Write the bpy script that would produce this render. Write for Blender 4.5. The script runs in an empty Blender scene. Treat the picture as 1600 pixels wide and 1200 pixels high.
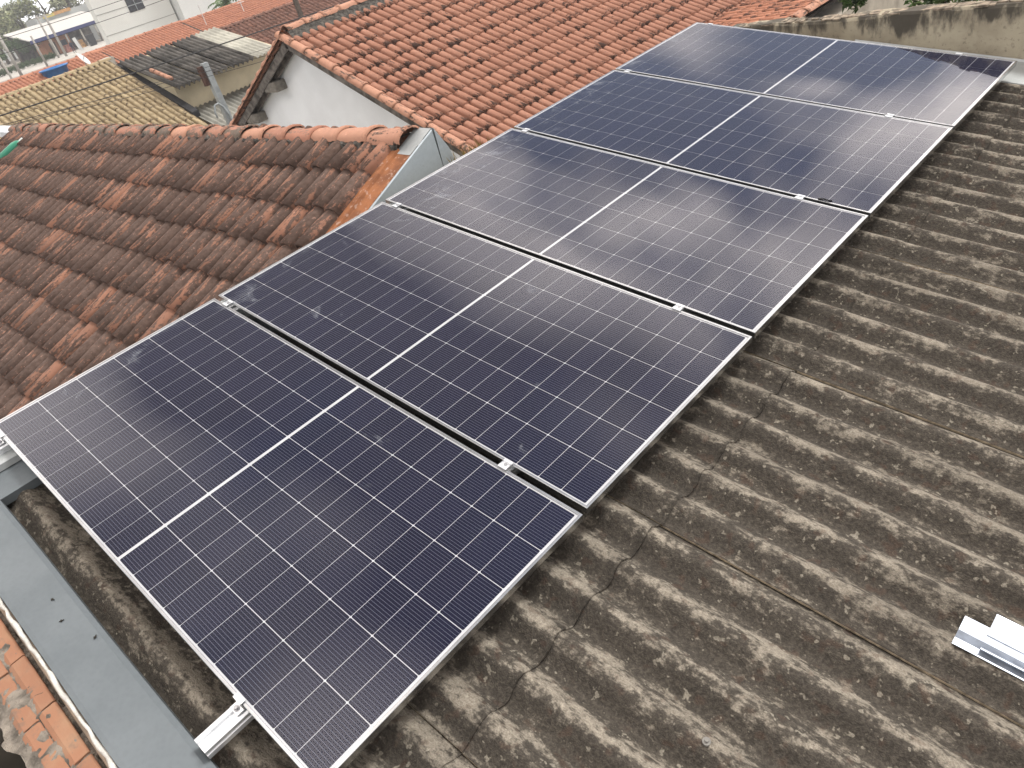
import bpy, bmesh, math, random
from mathutils import Vector, Matrix, Euler

random.seed(7)
scene = bpy.context.scene
COL = scene.collection
rad = math.radians

# ------------------------------------------------------------------ camera
CAM_R = ((0.70990, 0.65956, -0.24704), (0.23009, -0.54868, -0.80375), (-0.66566, 0.51374, -0.54126))
CAM_C = Vector((3.7942, -0.1104, 1.3819))
cam_data = bpy.data.cameras.new("camera")
cam_data.sensor_width = 36.0
cam_data.lens = 1189.94 / 1600.0 * 36.0
cam_data.clip_start = 0.05
cam_data.clip_end = 3000.0
cam = bpy.data.objects.new("camera", cam_data)
COL.objects.link(cam)
rx, ry, rz = (Vector(r) for r in CAM_R)
m = Matrix.Identity(4)
for i in range(3):
    m[i][0] = rx[i]; m[i][1] = -ry[i]; m[i][2] = -rz[i]; m[i][3] = CAM_C[i]
cam.matrix_world = m
scene.camera = cam

# ------------------------------------------------------------------ sky, sun, exposure
SUN_EL, SUN_AZ = 57.0, -20.0          # azimuth measured from +Y towards -X
world = bpy.data.worlds.new("World")
scene.world = world
world.use_nodes = True
wn = world.node_tree
wn.nodes.clear()
def wnode(t, **kw):
    n = wn.nodes.new(t)
    for k, v in kw.items():
        setattr(n, k, v)
    return n
w_out = wnode("ShaderNodeOutputWorld")
w_bg = wnode("ShaderNodeBackground")
w_bg.inputs["Strength"].default_value = 0.14
sky = wnode("ShaderNodeTexSky", sky_type="NISHITA", sun_disc=False)
sky.sun_elevation = rad(SUN_EL)
sky.sun_rotation = rad(-SUN_AZ)
sky.air_density = 1.0; sky.dust_density = 2.0
w_tc = wnode("ShaderNodeTexCoord")
w_sep = wnode("ShaderNodeSeparateXYZ")
wn.links.new(w_tc.outputs["Generated"], w_sep.inputs[0])
w_add = wnode("ShaderNodeMath", operation="MAXIMUM"); w_add.inputs[1].default_value = 0.0
wn.links.new(w_sep.outputs["Z"], w_add.inputs[0])
w_add2 = wnode("ShaderNodeMath", operation="ADD"); w_add2.inputs[1].default_value = 0.22
wn.links.new(w_add.outputs[0], w_add2.inputs[0])
w_dx = wnode("ShaderNodeMath", operation="DIVIDE"); w_dy = wnode("ShaderNodeMath", operation="DIVIDE")
wn.links.new(w_sep.outputs["X"], w_dx.inputs[0]); wn.links.new(w_add2.outputs[0], w_dx.inputs[1])
wn.links.new(w_sep.outputs["Y"], w_dy.inputs[0]); wn.links.new(w_add2.outputs[0], w_dy.inputs[1])
w_cmb = wnode("ShaderNodeCombineXYZ")
wn.links.new(w_dx.outputs[0], w_cmb.inputs[0]); wn.links.new(w_dy.outputs[0], w_cmb.inputs[1])
w_cmb.inputs[2].default_value = 11.3
w_n1 = wnode("ShaderNodeTexNoise"); w_n1.inputs["Scale"].default_value = 1.9
w_n1.inputs["Detail"].default_value = 3.0; w_n1.inputs["Roughness"].default_value = 0.5; w_n1.inputs["Distortion"].default_value = 0.3
wn.links.new(w_cmb.outputs[0], w_n1.inputs["Vector"])
w_r1 = wnode("ShaderNodeValToRGB")
w_r1.color_ramp.elements[0].position = 0.43; w_r1.color_ramp.elements[1].position = 0.57
wn.links.new(w_n1.outputs["Fac"], w_r1.inputs[0])
w_n2 = wnode("ShaderNodeTexNoise"); w_n2.inputs["Scale"].default_value = 1.6
w_n2.inputs["Detail"].default_value = 2.0
wn.links.new(w_cmb.outputs[0], w_n2.inputs["Vector"])
w_r2 = wnode("ShaderNodeValToRGB")
w_r2.color_ramp.elements[0].position = 0.44; w_r2.color_ramp.elements[0].color = (3.0, 2.8, 2.7, 1)
w_r2.color_ramp.elements[1].position = 0.64; w_r2.color_ramp.elements[1].color = (23.5, 21.4, 19.8, 1)
wn.links.new(w_n2.outputs["Fac"], w_r2.inputs[0])
w_mix = wnode("ShaderNodeMix", data_type="RGBA")
wn.links.new(w_r1.outputs["Color"], w_mix.inputs["Factor"])
w_thin = wnode("ShaderNodeMix", data_type="RGBA")          # thin high cloud everywhere between the thick ones
w_thin.inputs["Factor"].default_value = 0.5
wn.links.new(sky.outputs[0], w_thin.inputs["A"])
w_thin.inputs["B"].default_value = (2.9, 2.9, 3.0, 1)
wn.links.new(w_thin.outputs["Result"], w_mix.inputs["A"])
wn.links.new(w_r2.outputs["Color"], w_mix.inputs["B"])
w_hz = wnode("ShaderNodeMapRange"); w_hz.interpolation_type = "SMOOTHSTEP"     # whitish air towards the horizon, all round
wn.links.new(w_sep.outputs["Z"], w_hz.inputs["Value"])
w_hz.inputs["From Min"].default_value = 0.0; w_hz.inputs["From Max"].default_value = 0.40
w_hz.inputs["To Min"].default_value = 0.75; w_hz.inputs["To Max"].default_value = 0.0
w_mix2 = wnode("ShaderNodeMix", data_type="RGBA")
wn.links.new(w_hz.outputs[0], w_mix2.inputs["Factor"])
wn.links.new(w_mix.outputs["Result"], w_mix2.inputs["A"])
w_mix2.inputs["B"].default_value = (7.6, 7.9, 8.3, 1)
wn.links.new(w_mix2.outputs["Result"], w_bg.inputs["Color"])
wn.links.new(w_bg.outputs[0], w_out.inputs["Surface"])

sun_data = bpy.data.lights.new("sun", "SUN")
sun_data.energy = 2.5
sun_data.angle = rad(14.0)
sun_data.color = (1.0, 0.97, 0.93)
sun = bpy.data.objects.new("sun", sun_data)
COL.objects.link(sun)
sd = Vector((-math.sin(rad(SUN_AZ)) * math.cos(rad(SUN_EL)), math.cos(rad(SUN_AZ)) * math.cos(rad(SUN_EL)), math.sin(rad(SUN_EL))))
sun.rotation_euler = sd.to_track_quat("Z", "Y").to_euler()
sun.location = (0, 0, 30)

scene.view_settings.view_transform = "Standard"
scene.view_settings.look = "None"
scene.view_settings.exposure = 0.32
scene.view_settings.gamma = 1.0
scene.view_settings.use_curve_mapping = False
scene.render.engine = "CYCLES"
scene.cycles.use_denoising = True
scene.cycles.use_adaptive_sampling = True
scene.cycles.adaptive_threshold = 0.02
world.cycles.sampling_method = "MANUAL"
world.cycles.sample_map_resolution = 512
scene.cycles.max_bounces = 5
scene.cycles.diffuse_bounces = 2
scene.cycles.glossy_bounces = 3
scene.cycles.transparent_max_bounces = 12
scene.cycles.caustics_reflective = False
scene.cycles.caustics_refractive = False

# ------------------------------------------------------------------ helpers: objects
def tag(o, label=None, cat=None, group=None, kind=None):
    if label: o["label"] = label
    if cat: o["category"] = cat
    if group: o["group"] = group
    if kind: o["kind"] = kind
    return o

def empty(name, loc=(0, 0, 0), rot=(0, 0, 0), parent=None):
    o = bpy.data.objects.new(name, None)
    o.empty_display_size = 0.1
    o.location = loc; o.rotation_euler = rot
    COL.objects.link(o)
    if parent: o.parent = parent
    return o

def obj(name, mesh, parent=None, loc=None, rot=None, matrix=None):
    o = bpy.data.objects.new(name, mesh)
    COL.objects.link(o)
    if parent: o.parent = parent
    if matrix is not None:
        o.matrix_local = matrix
    else:
        if loc: o.location = loc
        if rot: o.rotation_euler = rot
    return o

class MB:
    """collects simple shapes for one mesh"""
    def __init__(self):
        self.v = []; self.f = []
    def add(self, vs, fs):
        b = len(self.v)
        self.v += [tuple(x) for x in vs]
        self.f += [tuple(i + b for i in f) for f in fs]
        return self
    def box(self, lo, hi, mat=None):
        x0, y0, z0 = lo; x1, y1, z1 = hi
        vs = [(x0,y0,z0),(x1,y0,z0),(x1,y1,z0),(x0,y1,z0),(x0,y0,z1),(x1,y0,z1),(x1,y1,z1),(x0,y1,z1)]
        if mat is not None: vs = [mat @ Vector(p) for p in vs]
        return self.add(vs, [(0,3,2,1),(4,5,6,7),(0,1,5,4),(1,2,6,5),(2,3,7,6),(3,0,4,7)])
    def prism(self, outline, axis, a, b):
        """outline: 2-D points (counter-clockwise), extruded along axis 0/1/2 from a to b"""
        def put(p, t):
            q = [p[0], p[1]]; q.insert(axis, t); return tuple(q)
        n = len(outline)
        vs = [put(p, a) for p in outline] + [put(p, b) for p in outline]
        fs = [tuple(range(n))[::-1], tuple(range(n, 2 * n))]
        fs += [(i, (i + 1) % n, n + (i + 1) % n, n + i) for i in range(n)]
        return self.add(vs, fs)
    def tube(self, pts, r, seg=8, cap=True):
        rs = r if isinstance(r, (list, tuple)) else [r] * len(pts)
        pts = [Vector(p) for p in pts]
        b = len(self.v)
        for i, p in enumerate(pts):
            d = (pts[min(i + 1, len(pts) - 1)] - pts[max(i - 1, 0)]).normalized()
            up = Vector((0, 0, 1)) if abs(d.z) < 0.9 else Vector((1, 0, 0))
            s = d.cross(up).normalized(); t = s.cross(d)
            for k in range(seg):
                a = 2 * math.pi * k / seg
                self.v.append(tuple(p + (s * math.cos(a) + t * math.sin(a)) * rs[i]))
        for i in range(len(pts) - 1):
            for k in range(seg):
                k2 = (k + 1) % seg
                self.f.append((b + i*seg + k, b + i*seg + k2, b + (i+1)*seg + k2, b + (i+1)*seg + k))
        if cap:
            self.f.append(tuple(b + k for k in range(seg))[::-1])
            self.f.append(tuple(b + (len(pts)-1)*seg + k for k in range(seg)))
        return self
    def mesh(self, name, mat=None, smooth=False, bevel=0.0):
        me = bpy.data.meshes.new(name)
        me.from_pydata(self.v, [], self.f)
        if bevel:
            bm = bmesh.new(); bm.from_mesh(me)
            bmesh.ops.bevel(bm, geom=[e for e in bm.edges if len(e.link_faces) == 2 and e.calc_face_angle(0) > 0.6],
                            offset=bevel, segments=2, affect="EDGES", profile=0.6)
            bm.to_mesh(me); bm.free()
        if mat: me.materials.append(mat)
        if smooth:
            for p in me.polygons: p.use_smooth = True
        me.update()
        return me
    def build(self, name, mat, parent=None, smooth=False, bevel=0.0, **kw):
        return obj(name, self.mesh(name, mat, smooth, bevel), parent, **kw)

def basis(origin, ax, ay, az):
    mt = Matrix.Identity(4)
    for i in range(3):
        mt[i][0] = ax[i]; mt[i][1] = ay[i]; mt[i][2] = az[i]; mt[i][3] = origin[i]
    return mt

def shot(p):
    """where a point falls in the picture (1600 x 1200) and how far it is; used to choose which tiles become parts"""
    d = Vector(p) - CAM_C
    z = rz.dot(d)
    if z <= 0.1: return None
    return 800 + 1189.94 * rx.dot(d) / z, 600 + 1189.94 * ry.dot(d) / z, z

# ------------------------------------------------------------------ helpers: materials
class Mat:
    def __init__(self, name, rough=0.8, metal=0.0, spec=0.3):
        self.m = bpy.data.materials.new(name)
        self.m.use_nodes = True
        self.nt = self.m.node_tree
        self.b = self.nt.nodes["Principled BSDF"]
        self.b.inputs["Roughness"].default_value = rough
        self.b.inputs["Metallic"].default_value = metal
        self.b.inputs["Specular IOR Level"].default_value = spec
    def n(self, t, **kw):
        n = self.nt.nodes.new(t)
        for k, v in kw.items(): setattr(n, k, v)
        return n
    def link(self, a, b): self.nt.links.new(a, b)
    def val(self, sock, v):
        if hasattr(v, "is_linked") or isinstance(v, bpy.types.NodeSocket): self.link(v, sock)
        else: sock.default_value = v
    def coord(self, kind="Object", scale=(1, 1, 1), shift=None):
        tc = self.n("ShaderNodeTexCoord")
        mp = self.n("ShaderNodeMapping")
        mp.inputs["Scale"].default_value = scale
        self.link(tc.outputs[kind], mp.inputs["Vector"])
        if shift is not None:
            add = self.n("ShaderNodeVectorMath", operation="ADD")
            self.link(mp.outputs[0], add.inputs[0]); self.link(shift, add.inputs[1])
            return add.outputs[0]
        return mp.outputs[0]
    def world(self, scale=(1, 1, 1)):
        g = self.n("ShaderNodeNewGeometry")
        mp = self.n("ShaderNodeMapping"); mp.inputs["Scale"].default_value = scale
        self.link(g.outputs["Position"], mp.inputs["Vector"])
        return mp.outputs[0]
    def rnd(self, mul=1.0):
        oi = self.n("ShaderNodeObjectInfo")
        at = self.n("ShaderNodeAttribute", attribute_name="rnd")
        s = self.math("ADD", oi.outputs["Random"], at.outputs["Fac"])
        s = self.math("FRACT", s)
        return self.math("MULTIPLY", s, mul) if mul != 1.0 else s
    def math(self, op, a, b=0.0, c=None, clamp=False):
        n = self.n("ShaderNodeMath", operation=op); n.use_clamp = clamp
        self.val(n.inputs[0], a); self.val(n.inputs[1], b)
        if c is not None: self.val(n.inputs[2], c)
        return n.outputs[0]
    def noise(self, vec, scale=5.0, detail=4.0, rough=0.55, dist=0.0):
        n = self.n("ShaderNodeTexNoise")
        self.link(vec, n.inputs["Vector"])
        n.inputs["Scale"].default_value = scale; n.inputs["Detail"].default_value = detail
        n.inputs["Roughness"].default_value = rough; n.inputs["Distortion"].default_value = dist
        return n.outputs["Fac"]
    def ramp(self, fac, p0, p1, c0=0.0, c1=1.0):
        n = self.n("ShaderNodeMapRange"); n.interpolation_type = "SMOOTHSTEP"
        self.val(n.inputs["Value"], fac)
        n.inputs["From Min"].default_value = p0; n.inputs["From Max"].default_value = p1
        n.inputs["To Min"].default_value = c0; n.inputs["To Max"].default_value = c1
        return n.outputs[0]
    def mix(self, fac, a, b, blend="MIX"):
        n = self.n("ShaderNodeMix", data_type="RGBA"); n.blend_type = blend
        self.val(n.inputs["Factor"], fac)
        for s, v in (("A", a), ("B", b)):
            if isinstance(v, tuple): n.inputs[s].default_value = v if len(v) == 4 else (*v, 1)
            else: self.link(v, n.inputs[s])
        return n.outputs["Result"]
    def color(self, c):
        if isinstance(c, tuple): self.b.inputs["Base Color"].default_value = (*c, 1)
        else: self.link(c, self.b.inputs["Base Color"])
        return self
    def bump(self, h, strength=0.3, dist=0.01):
        n = self.n("ShaderNodeBump")
        n.inputs["Strength"].default_value = strength; n.inputs["Distance"].default_value = dist
        self.link(h, n.inputs["Height"]); self.link(n.outputs[0], self.b.inputs["Normal"])
        return self

def simple(name, col, rough=0.8, metal=0.0, var=0.15, scale=6.0, kind="Object", bump=0.0, spec=0.3):
    M = Mat(name, rough, metal, spec)
    v = M.coord(kind)
    f = M.noise(v, scale, 5.0)
    d = tuple(max(c * (1 - var * 2), 0) for c in col); l = tuple(min(c * (1 + var), 1) for c in col)
    M.color(M.mix(M.ramp(f, 0.3, 0.7), d, l))
    if bump: M.bump(M.noise(v, scale * 8, 3.0), bump, 0.01)
    return M.m

# ---- solar panel materials
def mat_cell():
    M = Mat("solar_cell", 0.6, 0.0, 0.0)
    tc = M.n("ShaderNodeTexCoord")
    sp = M.n("ShaderNodeSeparateXYZ"); M.link(tc.outputs["Object"], sp.inputs[0])
    t = M.math("FRACT", M.math("MULTIPLY_ADD", sp.outputs["Y"], 16.0 / 0.182, 0.5 + 40))
    t = M.math("ABSOLUTE", M.math("SUBTRACT", t, 0.5))
    line = M.ramp(t, 0.025, 0.060, 1.0, 0.0)
    r = M.rnd()
    base = M.mix(r, (0.0066, 0.0072, 0.0260), (0.0090, 0.0096, 0.0330))
    M.color(M.mix(line, base, (0.20, 0.21, 0.28)))
    return M.m

def mat_glass():
    """front glass: clear, glossy, with dried dust smears"""
    m = bpy.data.materials.new("panel_glass"); m.use_nodes = True
    nt = m.node_tree; nt.nodes.clear()
    M = Mat.__new__(Mat); M.m = m; M.nt = nt
    out = M.n("ShaderNodeOutputMaterial")
    tr = M.n("ShaderNodeBsdfTransparent")
    gl = M.n("ShaderNodeBsdfGlossy"); gl.inputs["Roughness"].default_value = 0.03
    gl.inputs["Color"].default_value = (0.96, 0.97, 1.0, 1)
    fr = M.n("ShaderNodeFresnel"); fr.inputs["IOR"].default_value = 1.46
    mx = M.n("ShaderNodeMixShader")
    M.link(fr.outputs[0], mx.inputs[0]); M.link(tr.outputs[0], mx.inputs[1]); M.link(gl.outputs[0], mx.inputs[2])
    df = M.n("ShaderNodeBsdfDiffuse"); df.inputs["Color"].default_value = (0.42, 0.45, 0.50, 1)
    g = M.n("ShaderNodeNewGeometry")
    oi = M.n("ShaderNodeTexCoord")
    sp = M.n("ShaderNodeSeparateXYZ"); M.link(oi.outputs["Object"], sp.inputs[0])
    smear = M.noise(g.outputs["Position"], 9.0, 3.0, 0.62, 0.8)
    patch = M.noise(g.outputs["Position"], 2.3, 1.0)
    edge = M.ramp(sp.outputs["X"], 0.05, 0.60, 0.15, 0.0)
    k = M.math("ADD", M.math("ADD", smear, M.math("MULTIPLY", patch, 0.45)), edge)
    k = M.ramp(k, 0.90, 1.10, 0.0, 0.22)
    fine = M.noise(g.outputs["Position"], 60.0, 1.0)
    k = M.math("MULTIPLY", k, M.ramp(fine, 0.3, 0.7, 0.35, 1.0))
    k = M.math("ADD", k, 0.004)
    mx2 = M.n("ShaderNodeMixShader")
    M.link(k, mx2.inputs[0]); M.link(mx.outputs[0], mx2.inputs[1]); M.link(df.outputs[0], mx2.inputs[2])
    M.link(mx2.outputs[0], out.inputs["Surface"])
    return m

CELL = mat_cell()
GLASS = mat_glass()
BACKSHEET = simple("backsheet", (0.70, 0.71, 0.74), 0.6, var=0.03)
ALU = simple("frame_aluminium", (0.50, 0.51, 0.52), 0.24, 1.0, var=0.06, scale=12)
ALU_BRIGHT = simple("rail_aluminium", (0.80, 0.82, 0.84), 0.32, 0.7, var=0.07, scale=14)
STEEL = simple("bolt_steel", (0.45, 0.45, 0.46), 0.35, 0.9, var=0.1, scale=30)

# ---- fibre cement
YC, PITCH = 2.465, 0.169      # one crest, spacing of the crests
def mat_fibre():
    M = Mat("fibre_cement", 0.95, 0.0, 0.15)
    tc = M.n("ShaderNodeTexCoord")
    sp = M.n("ShaderNodeSeparateXYZ"); M.link(tc.outputs["Object"], sp.inputs[0])
    v = tc.outputs["Object"]
    vs = M.coord("Object", (0.40, 1.0, 1.0))
    wash_shade = M.math("COSINE", M.math("MULTIPLY_ADD", sp.outputs["Y"], 2 * math.pi / PITCH, -2 * math.pi * (YC + 0.022) / PITCH))  # rain-washed crests, shifted so that shade is painted on the near flanks
    big = M.noise(vs, 3.2, 3.0)
    mid = M.noise(vs, 15.0, 4.0, 0.72, 0.0)
    fin = M.noise(v, 80.0, 3.0, 0.7)
    grit = M.noise(v, 190.0, 2.0, 0.6)
    stone = M.mix(M.ramp(big, 0.3, 0.7), (0.250, 0.222, 0.180), (0.385, 0.343, 0.278))
    stone = M.mix(M.ramp(fin, 0.35, 0.7), M.mix(0.45, stone, (0.10, 0.085, 0.065)), stone)
    k = M.math("ADD", mid, M.math("MULTIPLY", M.math("SUBTRACT", big, 0.5), 0.30))
    k = M.math("ADD", k, M.math("MULTIPLY", wash_shade, -0.105))
    k = M.math("ADD", k, M.math("MULTIPLY", M.math("SUBTRACT", fin, 0.5), 0.42))
    k = M.math("ADD", k, M.math("MULTIPLY", M.math("SUBTRACT", M.noise(v, 38.0, 3.0, 0.65), 0.5), 0.50))
    lich_shade = M.ramp(k, 0.325, 0.54)  # lichen growth together with the painted near-flank shade
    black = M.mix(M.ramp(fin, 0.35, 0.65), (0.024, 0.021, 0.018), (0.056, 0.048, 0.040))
    c = M.mix(M.math("MULTIPLY", lich_shade, 0.90), stone, black)
    red = M.ramp(M.noise(v, 22.0, 1.0), 0.60, 0.72, 0.0, 0.35)
    c = M.mix(red, c, (0.085, 0.050, 0.035))
    pale = M.ramp(M.noise(v, 34.0, 2.0, 0.6), 0.64, 0.70, 0.0, 0.6)
    c = M.mix(pale, c, (0.34, 0.31, 0.25))
    c = M.mix(M.ramp(grit, 0.35, 0.62), M.mix(0.32, c, (0.02, 0.018, 0.015)), c)
    M.color(c)
    h = M.math("ADD", M.math("MULTIPLY", fin, 0.9), M.math("MULTIPLY", grit, 0.4))
    M.bump(h, 0.8, 0.008)
    return M.m
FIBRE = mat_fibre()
FIBRE_EDGE = simple("fibre_cement_edge", (0.42, 0.35, 0.25), 0.95, var=0.25, scale=40)

def mat_galv(name, col=(0.145, 0.166, 0.178), rust=0.0):
    M = Mat(name, 0.5, 0.45, 0.4)
    v = M.coord("Object")
    sp = M.n("ShaderNodeTexVoronoi"); sp.inputs["Scale"].default_value = 60.0
    M.link(v, sp.inputs["Vector"])
    a = M.mix(M.ramp(sp.outputs["Distance"], 0.1, 0.8), tuple(c * 0.97 for c in col), tuple(c * 1.03 for c in col))
    f = M.noise(v, 4.0, 5.0)
    a = M.mix(M.ramp(f, 0.35, 0.75, 0.0, 0.35), a, tuple(c * 0.75 for c in col))
    sm = M.noise(v, 26.0, 4.0)
    a = M.mix(M.ramp(sm, 0.70, 0.76, 0.0, 0.7), a, (0.16, 0.15, 0.13))
    M.color(a)
    M.link(M.ramp(f, 0.3, 0.7, 0.42, 0.62), M.b.inputs["Roughness"])
    M.bump(M.noise(v, 7.0, 2.0), 0.25, 0.02)
    return M.m
GALV = mat_galv("galvanised_sheet")
GALV_LIGHT = mat_galv("galvanised_sheet_light", (0.40, 0.45, 0.475))
GALV_PALE = mat_galv("galvanised_sheet_pale", (0.38, 0.40, 0.40))
def mat_rust():
    M = Mat("rusty_sheet", 0.8, 0.1)
    v = M.coord("Object")
    f = M.noise(v, 7.0, 6.0, 0.65)
    c = M.mix(M.ramp(f, 0.35, 0.65), (0.17, 0.066, 0.030), (0.29, 0.115, 0.048))
    c = M.mix(M.ramp(M.noise(v, 30.0, 4.0), 0.56, 0.66, 0, 0.6), c, (0.42, 0.30, 0.24))
    M.color(c).bump(f, 0.2, 0.004)
    return M.m
RUST = mat_rust()

# ---- clay tiles
def mat_tile(name, clay_a, clay_b, dark, amount, clean_share, joint=0.0, cluster=0.0):
    """amount: how much of a tile the dark growth covers; clean_share: share of tiles that stayed clean"""
    M = Mat(name, 0.9, 0.0, 0.15)
    r = M.rnd()
    cx = M.n("ShaderNodeCombineXYZ")
    M.link(M.math("MULTIPLY", r, 37.0), cx.inputs[0]); M.link(M.math("MULTIPLY", r, 91.0), cx.inputs[1])
    v = M.coord("Object", (1, 1, 1), cx.outputs[0])
    vl = M.coord("Object", (2.2, 0.45, 1), cx.outputs[0])
    clay = M.mix(r, clay_a, clay_b)
    clay = M.mix(M.ramp(M.noise(v, 16.0, 2.0), 0.3, 0.75, 0, 0.45), clay, tuple(c * 0.72 for c in clay_a))
    r2 = M.math("FRACT", M.math("MULTIPLY", r, 7.31))
    share = M.ramp(r2, clean_share - 0.08, clean_share + 0.15, -0.12, 0.03)
    g = M.math("ADD", M.noise(vl, 11.0, 4.0, 0.65), share)
    g = M.math("ADD", g, M.math("MULTIPLY", M.math("SUBTRACT", M.noise(v, 48.0, 1.0), 0.5), 0.28))
    if joint:
        al = M.n("ShaderNodeAttribute", attribute_name="along")
        g = M.math("ADD", g, M.ramp(al.outputs["Fac"], 0.0, 0.45, joint, 0.0))
    if cluster:
        wv = M.world()
        g = M.math("ADD", g, M.math("MULTIPLY", M.math("SUBTRACT", M.noise(wv, 0.9, 3.0), 0.5), cluster))
    k = M.ramp(g, 0.62 - amount, 0.74 - amount)
    dk = M.mix(M.ramp(M.noise(v, 30.0, 2.0), 0.3, 0.7), tuple(c * 0.75 for c in dark), tuple(c * 1.3 for c in dark))
    tone = M.math("FRACT", M.math("MULTIPLY", r, 17.7))
    dk = M.mix(tone, dk, M.mix(0.5, dk, tuple(c * 0.45 for c in dark)))
    c = M.mix(M.math("MULTIPLY", k, 0.92), clay, dk)
    pale = M.ramp(M.noise(v, 40.0, 1.0), 0.68, 0.74, 0, 0.35)
    c = M.mix(pale, c, tuple(min(1, x * 1.3 + 0.08) for x in clay_a))
    M.color(c)
    return M.m
OLD_TILE = mat_tile("old_clay_tile", (0.29, 0.145, 0.096), (0.23, 0.122, 0.085), (0.092, 0.066, 0.055), 0.265, 0.14, 0.0, 0.30)
NEW_TILE = mat_tile("clay_tile", (0.39, 0.200, 0.138), (0.34, 0.168, 0.115), (0.048, 0.031, 0.026), 0.0, 0.40, 0.20, 0.36)
VALLEY_TILE = mat_tile("valley_clay_tile", (0.46, 0.21, 0.13), (0.36, 0.16, 0.10), (0.085, 0.045, 0.035), 0.10, 0.30, 0.1)
RIDGE_TILE = mat_tile("ridge_clay_tile", (0.40, 0.190, 0.130), (0.34, 0.18, 0.125), (0.155, 0.135, 0.11), 0.20, 0.15)
RIDGE_CLEAN = mat_tile("ridge_clay_tile_clean", (0.47, 0.255, 0.175), (0.40, 0.21, 0.145), (0.09, 0.07, 0.058), 0.09, 0.30)
BEIGE_TILE = mat_tile("beige_clay_tile", (0.42, 0.335, 0.205), (0.32, 0.25, 0.155), (0.10, 0.075, 0.055), 0.02, 0.3, 0.14)
FAR_TILE = mat_tile("far_clay_tile", (0.44, 0.20, 0.125), (0.36, 0.165, 0.11), (0.20, 0.11, 0.08), 0.0, 0.4)
BROWN_TILE = mat_tile("brown_clay_tile", (0.22, 0.115, 0.085), (0.16, 0.085, 0.065), (0.075, 0.05, 0.042), 0.10, 0.2)
MORTAR = simple("dark_mortar", (0.085, 0.078, 0.068), 0.95, var=0.35, scale=22, bump=0.5)
MORTAR_PALE = simple("pale_mortar", (0.20, 0.175, 0.145), 0.95, var=0.3, scale=18, bump=0.6)
UNDER = simple("roof_underlay", (0.035, 0.028, 0.024), 0.95, var=0.2)

# ------------------------------------------------------------------ tile meshes
def tile_shape(pitch, length, h, barrel=0.72, seg=8, mid=1, step=0.024, taper=0.05):
    """barrel-and-pan clay tile. local x across, y up the slope, z out. Returns verts, faces, along"""
    prof = []
    bw = pitch * barrel
    for i in range(seg + 1):
        a = math.pi * (1 - i / seg)
        prof.append((-pitch / 2 + bw / 2 + bw / 2 * math.cos(a), h * max(math.sin(a), 0.0) ** 0.62))
    prof.append((pitch / 2 - 0.006, 0.0))
    prof.append((pitch / 2 + 0.004, 0.012))
    n = len(prof)
    vs, fs, al = [], [], []
    rows = mid + 2
    for j in range(rows):
        t = j / (rows - 1)
        y = -0.02 + (length) * t
        lift = step * (1 - t)
        sc = 1.0 + taper * (1 - t)
        for (x, z) in prof:
            vs.append((-pitch/2 + bw/2 + (x + pitch/2 - bw/2) * sc, y, z * sc + lift)); al.append(t)
    for j in range(rows - 1):
        for i in range(n - 1):
            fs.append((j*n + i, j*n + i + 1, (j+1)*n + i + 1, (j+1)*n + i))
    b = len(vs)                                  # thickness shown at the lower end
    for (x, z) in prof:
        vs.append(((x + pitch/2 - bw/2) * 0.90 - pitch/2 + bw/2, -0.02, z * 0.86 + 0.006)); al.append(0.0)
    for (x, z) in prof:
        vs.append(((x + pitch/2 - bw/2) * 0.90 - pitch/2 + bw/2, 0.06, z * 0.82)); al.append(0.1)
    for i in range(n - 1):
        fs.append((b + i, b + i + 1, i + 1, i))
        fs.append((b + n + i, b + n + i + 1, b + i + 1, b + i))
    return vs, fs, al

def tile_mesh(name, shape, mat):
    vs, fs, al = shape
    me = bpy.data.meshes.new(name)
    me.from_pydata(vs, [], fs)
    at = me.attributes.new("along", "FLOAT", "POINT")
    at.data.foreach_set("value", al)
    me.materials.append(mat)
    for p in me.polygons: p.use_smooth = True
    me.update()
    return me

def joined(name, shape, mats, mat, parent):
    """many tiles too far or too many to be parts: one object, kind stuff"""
    vs, fs, al = shape
    V, F, A, Rn = [], [], [], []
    for mt in mats:
        b = len(V); r = random.random()
        V += [tuple(mt @ Vector(p)) for p in vs]
        F += [tuple(i + b for i in f) for f in fs]
        A += al; Rn += [r] * len(vs)
    me = bpy.data.meshes.new(name)
    me.from_pydata(V, [], F)
    me.attributes.new("along", "FLOAT", "POINT").data.foreach_set("value", A)
    me.attributes.new("rnd", "FLOAT", "POINT").data.foreach_set("value", Rn)
    me.materials.append(mat)
    for p in me.polygons: p.use_smooth = True
    me.update()
    o = obj(name, me, parent)
    o["kind"] = "stuff"
    return o

ARRAY = [shot(p)[:2] for p in ((0, 0, 0), (0, 5.768, 0), (2.346, 5.768, -0.426), (2.346, 0, -0.426))]
def behind_array(q):
    inside = True
    for i in range(4):
        a, b = ARRAY[i], ARRAY[(i + 1) % 4]
        if (b[0]-a[0]) * (q[1]-a[1]) - (b[1]-a[1]) * (q[0]-a[0]) < 0: inside = False
    return inside

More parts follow.
